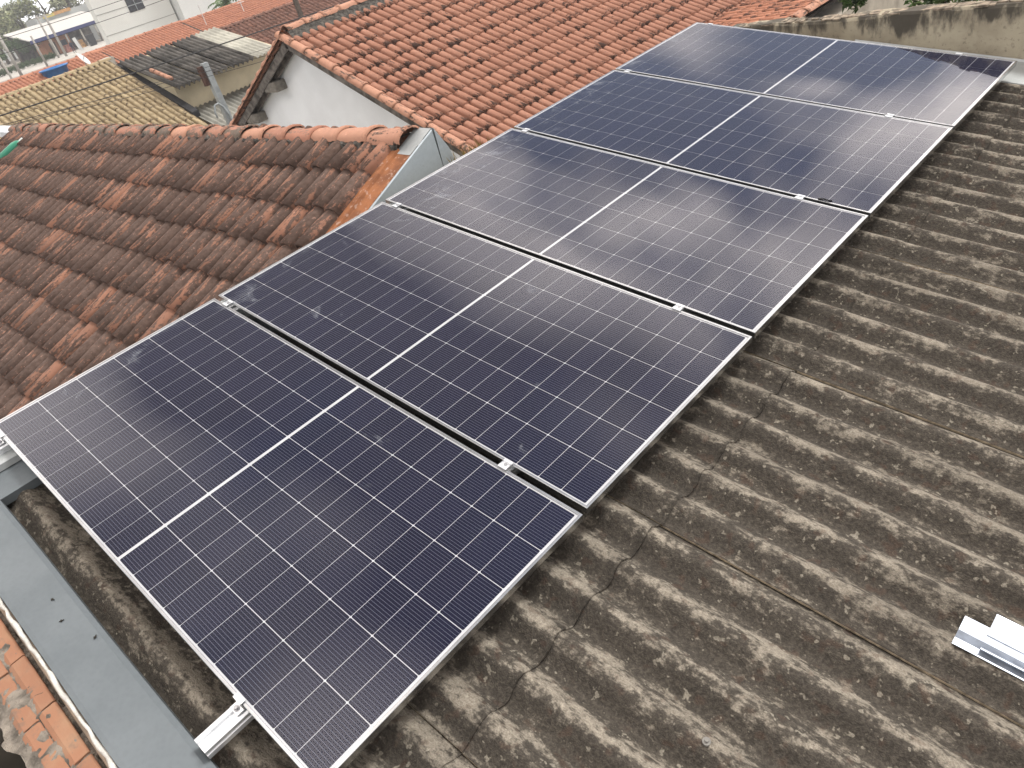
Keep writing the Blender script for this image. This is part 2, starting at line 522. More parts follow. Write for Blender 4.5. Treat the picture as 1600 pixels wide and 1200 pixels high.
def tile_field(parent, origin, across, up, cols, rows, pitch, expo, shape, mat, limit=300, jitter=1.0, keep=None, name="tile"):
    """origin: lower corner of the field; columns along 'across', rows along 'up'"""
    across = Vector(across).normalized(); up = Vector(up).normalized(); nrm = across.cross(up)
    me = tile_mesh(name, shape, mat)
    spots = []
    for c in range(cols):
        dc = random.gauss(0, 0.004) * jitter
        for r in range(rows):
            p = Vector(origin) + across * ((c + 0.5) * pitch + dc + random.gauss(0, 0.003) * jitter) + up * (r * expo + random.gauss(0, 0.008) * jitter) + nrm * random.gauss(0, 0.002) * jitter
            if keep and not keep(p): continue
            mt = basis(p, across, up, nrm) @ Euler((random.gauss(0, 0.010) * jitter, random.gauss(0, 0.02) * jitter, random.gauss(0, 0.012) * jitter)).to_matrix().to_4x4()
            s = shot(p + up * expo * 0.5)
            vis = s is not None and -25 < s[0] < 1625 and -25 < s[1] < 1225 and not behind_array(s)
            spots.append((0 if vis else 1, s[2] if s else 999, mt))
    spots.sort(key=lambda t: (t[0], t[1]))
    n_parts = min(limit, sum(1 for s in spots if s[0] == 0))
    for _, _, mt in spots[:n_parts]:
        obj(name, me, parent, matrix=mt)
    rest = [mt for _, _, mt in spots[n_parts:]]
    if rest:
        joined("more_" + name + "s", shape, rest, mat, parent)

def ridge_shape(length, r, h, seg=8):
    vs, fs, al = [], [], []
    st = [(0.0, 1.07, 0.010), (0.05, 1.06, 0.010), (0.075, 1.0, 0.0), (length, 0.94, -0.004)]
    for (t, s, lift) in st:
        for i in range(seg + 1):
            a = math.pi * (1 - i / seg)
            vs.append((r * s * math.cos(a), t, h * s * math.sin(a) + lift)); al.append(t / length)
    n = seg + 1
    for j in range(len(st) - 1):
        for i in range(seg):
            fs.append((j*n+i, j*n+i+1, (j+1)*n+i+1, (j+1)*n+i))
    b = len(vs)
    for i in range(n):
        a = math.pi * (1 - i / seg)
        vs.append((r * 1.0 * math.cos(a), 0.0, h * 1.0 * math.sin(a))); al.append(0.0)
    for i in range(seg): fs.append((b+i, b+i+1, i+1, i))
    return vs, fs, al

# ------------------------------------------------------------------ ground
g = MB().add([(-2500, -1500, -4.4), (1500, -1500, -4.4), (1500, 2500, -4.4), (-2500, 2500, -4.4)], [(0, 1, 2, 3)])
def mat_ground():
    M = Mat("ground", 0.95)
    v = M.world()
    c = M.mix(M.ramp(M.noise(v, 0.05, 5.0), 0.35, 0.65), (0.20, 0.17, 0.13), (0.30, 0.28, 0.25))
    M.color(M.mix(M.ramp(M.noise(v, 1.3, 5.0), 0.4, 0.7, 0, 0.4), c, (0.14, 0.13, 0.11)))
    return M.m
tag(g.build("ground", mat_ground()), "dusty pale ground between the houses", "ground", kind="structure")

# ------------------------------------------------------------------ our roof (frame of the roof slope: x down the slope, y along the panel row, z out)
S = 0.17977
AMP = 0.0245
CREST = -0.120
ROOF_ROT = (0, S, 0)
roof = tag(empty("fibre_cement_roof", rot=ROOF_ROT), "weathered grey corrugated fibre cement roof under the solar panels", "roof")

def wave(y):
    return CREST - AMP + AMP * math.cos(2 * math.pi * (y - YC) / PITCH)

def sheet(v0, v1, ya, yb, lift0, lift1, near_lift):
    nseg = max(2, int(round((yb - ya) / PITCH * 14)))
    nlen = 26
    th = 0.010
    top, vs, fs = [], [], []
    ph = random.uniform(0, 6.28)
    sag = random.uniform(-0.002, 0.002)
    for i in range(nlen + 1):
        t = i / nlen; v = v0 + (v1 - v0) * t
        for j in range(nseg + 1):
            s = j / nseg; y = ya + (yb - ya) * s
            z = wave(y) + lift0 + (lift1 - lift0) * t + near_lift * max(0.0, 1 - s * 5.0)
            z += 0.0012 * math.sin(v * 3.1 + ph) + 0.0010 * math.sin(y * 37 + v * 5.0 + ph) + sag
            vv = v + (0.0022 * math.sin(y * 61 + ph) + random.uniform(-0.0012, 0.0012) if i in (0, nlen) else 0)
            vs.append((vv, y, z))
    W = nseg + 1
    for i in range(nlen):
        for j in range(nseg):
            fs.append((i*W+j, (i+1)*W+j, (i+1)*W+j+1, i*W+j+1))
    mb = MB().add(vs, fs)
    rim = [j for j in range(W)] + [i*W+nseg for i in range(1, nlen+1)] + [nlen*W+j for j in range(nseg-1, -1, -1)] + [i*W for i in range(nlen-1, 0, -1)]
    b = len(mb.v)
    for k in rim:
        x, y, z = vs[k]; mb.v.append((x, y, z - th))
    n = len(rim)
    for k in range(n):
        k2 = (k + 1) % n
        mb.f.append((rim[k], b + k, b + k2, rim[k2])[::-1])
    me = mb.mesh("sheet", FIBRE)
    me.materials.append(FIBRE_EDGE)
    for p in me.polygons[:nlen * nseg]: p.use_smooth = True
    for p in me.polygons[nlen * nseg + len(rim) - nlen:]: p.material_index = 1
    return obj("sheet", me, roof)

LAP = 6 * PITCH
for k in range(-2, 5):
    ya = 1.350 + LAP * k
    yb = min(ya + LAP + 0.10, 6.09)
    ya = max(ya, -0.26)
    if yb <= ya: continue
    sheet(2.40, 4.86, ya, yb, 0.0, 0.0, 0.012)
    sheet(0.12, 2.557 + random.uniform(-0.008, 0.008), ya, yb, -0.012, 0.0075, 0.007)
# roof screws with rubber washers on the crests
screw = MB().tube([(0, 0, 0), (0, 0, 0.006)], 0.012, 10).tube([(0, 0, 0.006), (0, 0, 0.014)], 0.006, 6).mesh("roof_screw", simple("dull_screw", (0.24, 0.23, 0.21), 0.8))
for (v, n) in ((3.08, -10),):
    obj("roof_screw", screw, roof, loc=(v, YC + n * PITCH, CREST + 0.001))
# rafters and walls under the sheets
TIMBER = simple("roof_timber", (0.16, 0.11, 0.07), 0.9, scale=9)
for v in (0.45, 1.7, 2.9, 4.1):
    MB().box((v, -0.28, CREST - 0.17), (v + 0.06, 6.08, CREST - 0.075)).build("batten", TIMBER, roof)
PLASTER_OLD = simple("old_plaster", (0.38, 0.34, 0.28), 0.95, var=0.2, scale=3)
hw = MB().box((-0.30, -0.40, -4.39), (-0.18, 6.1, -0.15)).box((4.5, -0.40, -4.39), (4.62, 6.1, -1.15)).build("wall", PLASTER_OLD, roof)
hw.matrix_parent_inverse = roof.matrix_basis.inverted()

# near parapet: galvanised capping along the slope, mortar and hollow bricks outside it
flash = tag(empty("parapet_flashing", rot=ROOF_ROT), "grey galvanised sheet capping along the parapet at lower left", "flashing")
def strip(profile, v0, v1, n, name, mat, parent, wob=0.0):
    mb = MB(); m_ = len(profile)
    for i in range(n + 1):
        v = v0 + (v1 - v0) * i / n
        for (y, z) in profile:
            mb.v.append((v, y + wob * math.sin(v * 4.3 + y * 9), z + wob * 0.6 * math.sin(v * 3.1 + 1.3 + y * 20)))
    for i in range(n):
        for j in range(m_ - 1):
            mb.f.append((i*m_+j, i*m_+j+1, (i+1)*m_+j+1, (i+1)*m_+j))
    return mb.build(name, mat, parent)
strip([(-0.148, -0.130), (-0.152, -0.088), (-0.170, -0.080), (-0.318, -0.074), (-0.334, -0.076), (-0.338, -0.098)], 0.38, 4.6, 60, "capping", GALV, flash, 0.0015)
CAULK = simple("white_sealant", (0.62, 0.60, 0.55), 0.7, var=0.12, scale=30, bump=0.5)
mb = MB()
pts = []
v = 0.3
while v < 4.5:
    pts.append((v, -0.340 - random.uniform(0, 0.009), -0.087 - random.uniform(0, 0.008))); v += random.uniform(0.025, 0.05)
mb.tube(pts, [random.uniform(0.005, 0.012) for _ in pts], 7).build("sealant_bead", CAULK, flash, smooth=True)

SPECK = simple("dark_debris", (0.03, 0.027, 0.022), 0.9)
for (v, y, a) in ((1.085, -0.215, 0.4), (1.20, -0.232, 1.2), (1.36, -0.185, 2.2)):
    MB().box((-0.008, -0.0015, 0), (0.008, 0.0015, 0.002)).box((-0.003, -0.005, 0.0005), (0.001, 0.004, 0.003)).build("debris", SPECK, flash, loc=(v, y, -0.0765), rot=(0, 0, a))

par = tag(empty("parapet_wall", rot=ROOF_ROT), "rough parapet of orange hollow bricks and mortar at lower left corner", "wall")
def rough_strip(name, mat, parent, y0, y1, z, rise, v0=0.2, v1=4.5, ny=9, step=0.012, seedv=3):
    rnd = random.Random(seedv)
    nv = int((v1 - v0) / step); mb = MB()
    for i in range(nv + 1):
        v = v0 + (v1 - v0) * i / nv
        for j in range(ny + 1):
            t = j / ny
            e = 0.012 * math.sin(v * 19 + seedv) + 0.008 * math.sin(v * 47) if j in (0, ny) else 0
            mb.v.append((v, y0 + (y1 - y0) * t + e, z + rise * (math.sin(math.pi * t)) + rnd.gauss(0, 0.0035) + 0.004 * math.sin(v * 23 + t * 5)))
    for i in range(nv):
        for j in range(ny):
            a = i*(ny+1)+j
            mb.f.append((a, a+ny+1, a+ny+2, a+1))
    return mb.build(name, mat, parent)
TANPL = simple("tan_plaster", (0.36, 0.28, 0.21), 0.9, var=0.12, scale=12, bump=0.2)
strip([(-0.330, -0.30), (-0.334, -0.104), (-0.358, -0.112), (-0.366, -0.150)], 0.2, 4.5, 60, "plaster_edge", TANPL, par, 0.0015)
rough_strip("mortar_bed", MORTAR_PALE, par, -0.352, -0.535, -0.148, 0.012)
strip([(-0.50, -0.145), (-0.532, -0.165), (-0.540, -1.2), (-0.535, -3.2)], 0.2, 4.5, 30, "wall_face", PLASTER_OLD, par, 0.002)
def mat_brick():
    M = Mat("hollow_brick", 0.9)
    r = M.rnd(); v = M.coord("Object")
    c = M.mix(r, (0.30, 0.148, 0.088), (0.24, 0.122, 0.076))
    c = M.mix(M.ramp(M.noise(v, 9.0, 5.0), 0.4, 0.75, 0, 0.5), c, (0.33, 0.22, 0.14))
    d = M.math("ADD", M.noise(v, 17.0, 5.0, 0.65), M.math("MULTIPLY", r, 0.08))
    c = M.mix(M.ramp(d, 0.54, 0.74, 0, 0.75), c, (0.15, 0.115, 0.09))
    M.color(c).bump(M.noise(M.coord("Object", (0.2, 1, 1)), 120.0, 2.0), 0.3, 0.003)
    return M.m
BRICK = mat_brick()
bx = 0.66; k = 0
while bx < 4.3:
    L = 0.245 + random.uniform(-0.008, 0.008)
    for (y0, y1, dz, dv) in ((-0.376, -0.437, 0.0, 0.0), (-0.440, -0.503, -0.004, 0.02)):
        mb = MB(); zt = -0.128 + dz + random.uniform(-0.003, 0.003)
        mb.prism([(y1, zt - 0.07), (y0, zt - 0.07), (y0, zt - 0.004), (y0 - 0.006, zt), (y1 + 0.016, zt - 0.002), (y1, zt - 0.012)], 0, bx + dv, bx + dv + L)
        mb.build("brick", BRICK, par, bevel=0.002)
    bx += L + 0.008
for i in range(9):                              # dabs of cement on the bricks
    v = random.uniform(0.8, 2.2); y = random.uniform(-0.51, -0.375)
    a = random.uniform(0.012, 0.035)
    n = 9; vs = [(v, y, -0.121)] + [(v + a * random.uniform(.6, 1.3) * math.cos(q * 6.283 / n), y + 0.7 * a * random.uniform(.5, 1.2) * math.sin(q * 6.283 / n), -0.134) for q in range(n)]
    MB().add(vs, [(0, 1 + q, 1 + (q + 1) % n) for q in range(n)]).build("cement_dab", MORTAR_PALE, par, smooth=True)
# alley floor outside the parapet, its near-black colour standing for the void's shade
MB().box((-1.0, -2.4, -3.4), (5, -0.56, -3.2)).build("alley_floor", simple("alley_earth_shade", (0.03, 0.024, 0.018), 0.95, scale=4), par)
MB().box((-1.0, -1.20, -3.3), (5, -0.98, -0.45)).build("alley_shade_wall", PLASTER_OLD, par)  # added wall, narrows the alley so that it stays dark

# capping at the top end of the sheets
rc = tag(empty("ridge_capping", rot=ROOF_ROT), "stepped galvanised capping over the top end of the corrugated sheets", "flashing")
def across_strip(profile, y0, y1, name, mat, parent):
    mb = MB(); n = 40; m_ = len(profile)
    for i in range(n + 1):
        y = y0 + (y1 - y0) * i / n
        for (v, z) in profile: mb.v.append((v + 0.002 * math.sin(y * 6), y, z))
    for i in range(n):
        for j in range(m_ - 1):
            mb.f.append((i*m_+j, (i+1)*m_+j, (i+1)*m_+j+1, i*m_+j+1))
    return mb.build(name, mat, parent)
across_strip([(0.362, -0.150), (0.358, -0.112), (0.225, -0.106), (0.190, -0.100)], -0.30, 6.08, "apron", GALV, rc)
across_strip([(0.205, -0.098), (0.198, -0.072), (0.185, -0.066), (0.06, -0.062), (-0.045, -0.064), (-0.075, -0.09), (-0.08, -0.30)], -0.30, 5.6, "cap", GALV_PALE, rc)

# far boundary wall with the flashing at its foot
def mat_stained():
    M = Mat("stained_plaster", 0.95)
    g_ = M.n("ShaderNodeNewGeometry"); sp = M.n("ShaderNodeSeparateXYZ"); M.link(g_.outputs["Position"], sp.inputs[0])
    w1 = M.world((1, 1, 0.35)); w2 = M.world()
    base = M.mix(M.ramp(M.noise(w2, 3.0, 5.0), 0.35, 0.65), (0.30, 0.26, 0.19), (0.44, 0.39, 0.29))
    drip = M.math("ADD", M.noise(w1, 5.5, 5.0, 0.6), M.ramp(sp.outputs["Z"], -0.42, -0.16, -0.10, 0.13))
    c = M.mix(M.ramp(drip, 0.53, 0.66, 0, 0.88), base, (0.045, 0.040, 0.034))
    c = M.mix(M.ramp(M.noise(w2, 40.0, 4.0), 0.55, 0.75, 0, 0.5), c, (0.10, 0.09, 0.075))
    M.color(c).bump(M.noise(w2, 45.0, 5.0), 0.4, 0.008)
    return M.m
STAINED = mat_stained()
bw = tag(empty("boundary_wall", (0, 6.09, -4.4)), "black stained old plaster wall behind the farthest solar panel", "wall")
mb = MB(); n = 60
for i in range(n + 1):
    x = 0.10 + 5.9 * i / n
    zt = -0.150 + 0.006 * math.sin(x * 5) + random.uniform(-0.006, 0.006)
    for (y, z) in ((6.09, -4.4), (6.09, -0.4), (6.092, zt - 0.02), (6.10 + random.uniform(0, 0.008), zt), (6.235, zt + random.uniform(-.01, .01)), (6.25, zt - 0.03), (6.25, -4.4)):
        mb.v.append((x, y - 6.09, z + 4.4))
for i in range(n):
    for j in range(6): mb.f.append((i*7+j, (i+1)*7+j, (i+1)*7+j+1, i*7+j+1))
mb.f += [tuple(range(7)), tuple(n * 7 + j for j in range(6, -1, -1))]
mb.build("plaster", STAINED, bw)
# broken coping mortar along the top edge
mb = MB()
for i in range(90):
    x = 0.12 + 5.7 * i / 90 + random.uniform(0, .05); s_ = random.uniform(0.01, 0.09)
    mb.box((x, random.uniform(-.012, .05), 4.4 - 0.158), (x + s_ * 1.8, random.uniform(0.07, 0.16), 4.4 - 0.152 + random.uniform(0.002, 0.010)))
mb.build("coping_mortar", simple("coping_mortar", (0.27, 0.22, 0.165), 0.95, var=0.35, scale=20, bump=0.5), bw)
ff = tag(empty("wall_foot_flashing", rot=ROOF_ROT), "pale blue grey sheet flashing at the foot of the stained wall", "flashing")
strip([(6.084, -0.095), (6.076, -0.110), (5.86, -0.112), (5.70, -0.114), (5.69, -0.135)], 1.2, 4.8, 40, "flashing_sheet", GALV_PALE, ff, 0.001)

# ------------------------------------------------------------------ solar panels
PL, PW, GAP = 2.384, 1.134, 0.0246
STEP = PW + GAP
FR_H, LIP = 0.032, 0.010
# half cell with clipped corners, 11 + 11 rows by 6 columns
cw, cl, ch = 0.1812, 0.1038, 0.0032
cell_pts = [(-cl/2+ch, -cw/2), (cl/2-ch, -cw/2), (cl/2, -cw/2+ch), (cl/2, cw/2-ch), (cl/2-ch, cw/2), (-cl/2+ch, cw/2), (-cl/2, cw/2-ch), (-cl/2, -cw/2+ch)]
cell_me = MB().prism(cell_pts, 2, -0.0006, 0.0).mesh("cell", CELL)
glass_me = MB().add([(LIP, LIP, -0.0008), (PL - LIP, LIP, -0.0008), (PL - LIP, PW - LIP, -0.0008), (LIP, PW - LIP, -0.0008)], [(0, 1, 2, 3)]).mesh("glass", GLASS)
back_me = MB().box((LIP, LIP, -0.0062), (PL - LIP, PW - LIP, -0.0046)).mesh("backsheet", BACKSHEET)
def bar(along, n):
    """extruded frame bar: a lip over the glass, a wall and a foot"""
    prof = [(0.0, -FR_H), (0.0, -0.0012), (0.0012, 0.0), (LIP - 0.001, 0.0), (LIP, -0.001), (LIP, -0.0065), (0.0022, -0.0075), (0.0022, -FR_H + 0.002), (0.026, -FR_H + 0.002), (0.026, -FR_H)]
    return prof
def frame_mesh(length, mitre):
    prof = bar(None, 0); mb = MB(); n = len(prof)
    for (p, z) in prof: mb.v.append((p * mitre, p, z))
    for (p, z) in prof: mb.v.append((length - p * mitre, p, z))
    mb.f += [tuple(range(n)), tuple(range(2*n-1, n-1, -1))]
    mb.f += [(i, n + i, n + (i+1) % n, (i+1) % n) for i in range(n)]
    me = mb.mesh("frame_bar", ALU)
    return me
long_me, short_me = frame_mesh(PL, 1), frame_mesh(PW, 1)
order = ["nearest dark blue solar panel, lowest in the picture", "second solar panel from the camera, beside the rusty flashing", "middle solar panel of the row of five",
         "fourth solar panel, with a bright cloud reflected in its right half", "farthest solar panel, up against the stained wall"]
for i in range(5):
    p = empty("solar_panel", rot=ROOF_ROT)
    p.location = Matrix.Rotation(S, 3, "Y") @ Vector((random.uniform(-.002, .002), i * STEP, random.uniform(-0.001, 0.001)))
    p.rotation_euler = (random.uniform(-.002, .002), S + random.uniform(-.0015, .0015), random.uniform(-.001, .001))
    tag(p, order[i], "solar panel", "solar panels in a row on the roof")
    obj("backsheet", back_me, p)
    obj("frame_bar", long_me, p)
    obj("frame_bar", long_me, p, loc=(PL, PW, 0), rot=(0, 0, math.pi))
    obj("frame_bar", short_me, p, loc=(PL, 0, 0), rot=(0, 0, math.pi / 2))
    obj("frame_bar", short_me, p, loc=(0, PW, 0), rot=(0, 0, -math.pi / 2))
    for h in range(2):
        for r in range(11):
            for c in range(6):
                v = (0.020 if h == 0 else 1.199) + 0.1060 * r + 0.0005 + cl / 2
                obj("cell", cell_me, p, loc=(v, 0.0164 + 0.184 * c + cw / 2, -0.0038))
    obj("glass", glass_me, p)

# rails under the panels
def rail_profile():
    return [(-0.030, -0.046), (-0.030, -0.006), (-0.024, 0.0), (-0.010, 0.0), (-0.008, -0.008), (0.008, -0.008), (0.010, 0.0), (0.024, 0.0), (0.030, -0.006), (0.030, -0.018), (0.026, -0.020), (0.026, -0.026), (0.030, -0.028), (0.030, -0.046)]
for (v, lab) in ((2.000, "lower aluminium mounting rail, its end jutting out below the nearest panel"), (0.117, "upper aluminium mounting rail beside the ridge capping")):
    r = tag(empty("mounting_rail", rot=ROOF_ROT), lab, "rail", "mounting rails under the solar panels")
    y0 = -0.150 if v > 1 else -0.06
    MB().prism([(v + a, -FR_H - 0.002 + b) for a, b in rail_profile()][::-1], 1, y0, 5.86).build("extrusion", ALU_BRIGHT, r)
    for k in range(-14, 20, 4):
        y = YC + k * PITCH
        MB().box((v - 0.02, y - 0.018, CREST - 0.004), (v + 0.02, y + 0.018, -FR_H - 0.047)).build("foot", STEEL, r)

# clamps
def clamp(v, y, lab, mid=True, sgn=1):
    c = tag(empty("panel_clamp", rot=ROOF_ROT), lab, "clamp", "clamps holding the solar panels")
    c.location = Matrix.Rotation(S, 3, "Y") @ Vector((v, y, 0))
    if mid:
        out = [(-0.022, 0.0005), (0.022, 0.0005), (0.022, 0.0045), (0.009, 0.0045), (0.009, -0.006), (-0.009, -0.006), (-0.009, 0.0045), (-0.022, 0.0045)]
    else:
        s_ = sgn
        out = [(-0.012, 0.0005), (0.003, 0.0005), (0.003, -0.030), (0.030, -0.030), (0.030, -0.026), (0.007, -0.026), (0.007, 0.0045), (-0.012, 0.0045)]
        out = [(-a * s_, b) for a, b in out]
        if s_ > 0: out = out[::-1]
    MB().prism(out[::-1] if mid else out, 0, -0.020, 0.020).build("bracket", ALU_BRIGHT, c)
    by, bz = (0, -0.006) if mid else (-sgn * 0.018, -0.026)
    MB().tube([(0, by, bz), (0, by, bz + 0.003)], 0.0095, 12).tube([(0, by, bz + 0.003), (0, by, bz + 0.010)], 0.0065, 6).build("bolt", STEEL, c)
names = ["nearest", "second", "third", "fourth", "farthest"]
for i in range(4):
    y = i * STEP + PW + GAP / 2
    clamp(0.117, y, "small silver clamp near the left end of the gap between the %s and %s panels" % (names[i], names[i + 1]))
    clamp(2.020, y, "small silver clamp near the right end of the gap between the %s and %s panels" % (names[i], names[i + 1]))
clamp(2.000, 0.0, "silver end clamp bolted on the jutting rail below the nearest panel", False, 1)
clamp(0.117, 0.0, "silver end clamp at the left corner of the nearest panel", False, 1)
clamp(2.027, 4 * STEP + PW, "silver end clamp on the far edge by the stained wall, right side", False, -1)
clamp(0.130, 4 * STEP + PW, "silver end clamp on the far edge at the top left corner of the array", False, -1)

# a black cable tie left on the glass
bt = tag(empty("cable_tie", rot=ROOF_ROT), "small black cable tie lying on the fourth panel near its edge", "cable tie")
bt.location = Matrix.Rotation(S, 3, "Y") @ Vector((2.115, 3.487, 0.004))
RUBBER = simple("black_nylon", (0.012, 0.012, 0.013), 0.5)
MB().tube([(0, 0, 0), (0.02, 0.006, 0.003), (0.045, 0.004, 0.002), (0.062, 0.012, 0)], 0.004, 6).build("strap", RUBBER, bt, smooth=True)
MB().box((-0.006, -0.006, -0.002), (0.008, 0.006, 0.006)).build("head", RUBBER, bt)

# offcuts of rail lying on the roof at the right
lr = tag(empty("loose_rail", rot=ROOF_ROT), "bright aluminium rail offcuts lying on the corrugated roof at right", "rail")
BARE = simple("bare_aluminium", (0.42, 0.46, 0.52), 0.45, 0.75, var=0.10, scale=28)
def offcut(v0, v1, yb, yt, z0, z1, name):
    prof = [(yb - 0.004, z0 + 0.012), (yb, z0 + 0.012), (yb + 0.012, z0), (yb + 0.030, z0), (yb + 0.044, z0 + 0.022), (yt - 0.01, z1), (yt, z1)]
    prof += [(a, b - 0.003) for a, b in prof[::-1]]
    MB().prism(prof, 0, v0, v1).build(name, BARE, lr)
offcut(3.478, 4.05, 1.452, 1.545, CREST + 0.004, CREST + 0.034, "profile")
offcut(3.545, 4.15, 1.475, 1.592, CREST + 0.012, CREST + 0.048, "profile")

# ------------------------------------------------------------------ old tile roof at the left
old = tag(empty("old_tiled_house", (-5.2, 1.5, -4.4)), "old house with a dark brown mossy clay tile roof left of the panels", "house")
def child(parent, name):
    e = empty(name, parent=parent)
    e.matrix_parent_inverse = parent.matrix_basis.inverted()
    return e
oroof = child(old, "roof")
RY, RZ, SL = 2.97, 0.075, rad(21.5)
up = Vector((0, math.cos(SL), math.sin(SL))); acr = Vector((1, 0, 0))
EXPO = 0.345
ROWS = 12
olen = ROWS * EXPO
org = Vector((-10.0, RY, RZ)) - up * (olen - 0.02)
shape_old = tile_shape(0.1855, 0.415, 0.074, 0.80, 9, 1)
tile_field(oroof, org, acr, up, 51, ROWS, 0.1855, EXPO, shape_old, OLD_TILE, 300, 1.3)
def slab(parent, o, a, la, u, lu, th, name, mat):
    nrm = a.cross(u)
    mb = MB().box((0, 0, -th), (la, lu, 0), basis(o, a, u, nrm))
    return mb.build(name, mat, parent)
slab(oroof, org - Vector((0, 0, 0.03)), acr, 9.45, up, olen, 0.05, "underlay", UNDER)
# ridge caps bedded in mortar
rme = tile_mesh("ridge_tile", ridge_shape(0.40, 0.105, 0.066), RIDGE_TILE)
rme2 = tile_mesh("ridge_tile", ridge_shape(0.40, 0.105, 0.066), RIDGE_CLEAN)
k = 0; x = -0.47
while x > -9.8:
    mt = basis(Vector((x, RY, RZ + 0.030 + random.uniform(-.006, .006))), Vector((0, -1, 0)), Vector((1, 0, 0)), Vector((0, 0, 1)))
    mt = basis(Vector((x, RY, RZ + 0.030 + random.uniform(-.006, .006))), Vector((0, 1, 0)), Vector((-1, 0, 0)), Vector((0, 0, 1)))
    o = obj("ridge_tile", rme2 if k in (0, 1, 2, 5, 9) else rme, oroof, matrix=mt @ Euler((random.gauss(0, .015), random.gauss(0, .03), random.gauss(0, .02))).to_matrix().to_4x4())
    x -= 0.37; k += 1
mb = MB(); n = 190
for i in range(n + 1):
    x = -0.5 - 9.4 * i / n
    for (dy, dz) in ((-0.125, -0.012), (-0.112, 0.028), (-0.07, 0.055), (0.07, 0.055), (0.12, -0.01)):
        mb.v.append((x, RY + dy + random.gauss(0, .006), RZ + dz + random.gauss(0, .007)))
for i in range(n):
    for j in range(4): mb.f.append((i*5+j, i*5+j+1, (i+1)*5+j+1, (i+1)*5+j))
mb.build("ridge_mortar", MORTAR, oroof)
OLD_WALL = simple("old_house_wall", (0.42, 0.38, 0.32), 0.95, scale=2)
mb = MB().prism([(-1.3, -4.4), (RY + 0.10, -4.4), (RY + 0.10, RZ - 0.03), (RY - 0.10, RZ - 0.10), (-1.3, -1.75)], 0, -9.9, -0.55)
w_ = mb.build("wall", OLD_WALL, old); w_.matrix_parent_inverse = old.matrix_basis.inverted()
# sheet flashing over the gable end of the old roof
gf = tag(empty("gable_flashing", (-0.40, RY, RZ)), "bent blue grey sheet flashing with rusty strip on the old roof's gable end", "flashing")
def rake(y): return RZ - abs(y - (RY + 0.10)) * math.tan(SL) + 0.055
def gable_strip(prof, ys, name, mat):
    mb = MB(); m_ = len(prof)
    for y in ys:
        for (dx, dz) in prof:
            mb.v.append((-0.40 + dx, y, rake(y) + dz))
    for i in range(len(ys) - 1):
        for j in range(m_ - 1): mb.f.append((i*m_+j, i*m_+j+1, (i+1)*m_+j+1, (i+1)*m_+j))
    o = mb.build(name, mat, gf); o.matrix_parent_inverse = gf.matrix_basis.inverted(); return o
ys_all = [-0.4 + (RY + 0.10 + 0.4) * i / 30 for i in range(31)]
gable_strip([(-0.175, 0.02), (-0.10, 0.028), (-0.088, 0.012), (0.045, 0.006)], [-0.4, 0.6, 1.5, 2.2, RY - 0.24, RY - 0.10], "rusty_strip", RUST)
gable_strip([(-0.112, 0.018), (-0.088, 0.015), (0.045, 0.009)], [RY - 0.13, RY - 0.06, RY + 0.02, RY + 0.10], "pale_strip", GALV_PALE)
gable_strip([(0.045, 0.004), (0.052, -0.004), (0.054, -0.42)], ys_all, "side_sheet", GALV_LIGHT)
mb = MB().prism([(RY + 0.101, rake(RY + 0.10) - 0.45), (RY + 0.26, rake(RY + 0.10) - 0.45), (RY + 0.20, rake(RY + 0.10) - 0.16), (RY + 0.12, rake(RY + 0.10) + 0.006)], 0, -0.50, -0.352)
o = mb.build("end_sheet", GALV_LIGHT, gf); o.matrix_parent_inverse = gf.matrix_basis.inverted()

# white sheet and green bottle at the left end of the old roof
ws = tag(empty("white_sheet", (-10.3, 2.9, 0.0)), "white metal sheet at the left end of the old roof ridge", "sheet metal")
wh_m = simple("white_painted_sheet", (0.66, 0.70, 0.74), 0.5, 0.2, var=0.06)
o = MB().prism([(2.84, 0.02), (3.10, 0.02), (3.10, 0.10), (2.97, 0.15), (2.84, 0.10)], 0, -11.5, -10.02).build("folded_sheet", wh_m, ws); o.matrix_parent_inverse = ws.matrix_basis.inverted()
gb = tag(empty("plastic_bottle", (-9.05, 2.37, -0.09)), "green plastic bottle lying on the old tiles at the left edge", "bottle")
prof = [(0, 0.0), (0.0, 0.052), (0.02, 0.06), (0.30, 0.06), (0.36, 0.05), (0.40, 0.022), (0.43, 0.02)]
lab = MB().tube([(0.0, 0, 0), (0.02, 0, 0), (0.27, 0, 0), (0.33, 0, 0), (0.37, 0, 0)], [0.05, 0.065, 0.065, 0.05, 0.025], 12).build("bottle_body", simple("green_plastic", (0.02, 0.22, 0.13), 0.3, var=0.1, spec=0.5), gb, smooth=True)
MB().tube([(0.37, 0, 0), (0.42, 0, 0)], 0.027, 12).build("cap", simple("white_plastic", (0.7, 0.75, 0.72), 0.4, var=0.05), gb)
gb.rotation_euler = (0, rad(-22), rad(62))
# tuft of dry grass at the foot of the flashing
mb = MB()
for i in range(130):
    x, y = -0.16 + random.gauss(0, 0.05), 3.24 + random.gauss(0, 0.07)
    h = random.uniform(0.06, 0.17); a = random.uniform(0, 6.28); l = random.uniform(0.01, 0.07); w = 0.003
    b0 = Vector((x, y, -0.165)); t0 = b0 + Vector((math.cos(a) * l, math.sin(a) * l, h)); s_ = Vector((-math.sin(a), math.cos(a), 0)) * w
    md = (b0 + t0) / 2 + Vector((0, 0, h * 0.12))
    mb.add([b0 - s_, b0 + s_, md + s_ * .8, t0, md - s_ * .8], [(0, 1, 2, 3, 4)])
tag(mb.build("dry_grass", simple("dry_grass", (0.30, 0.22, 0.07), 0.9, var=0.3, scale=40)), "tuft of dry yellow grass behind the edge of the middle panel", "grass", kind="stuff")

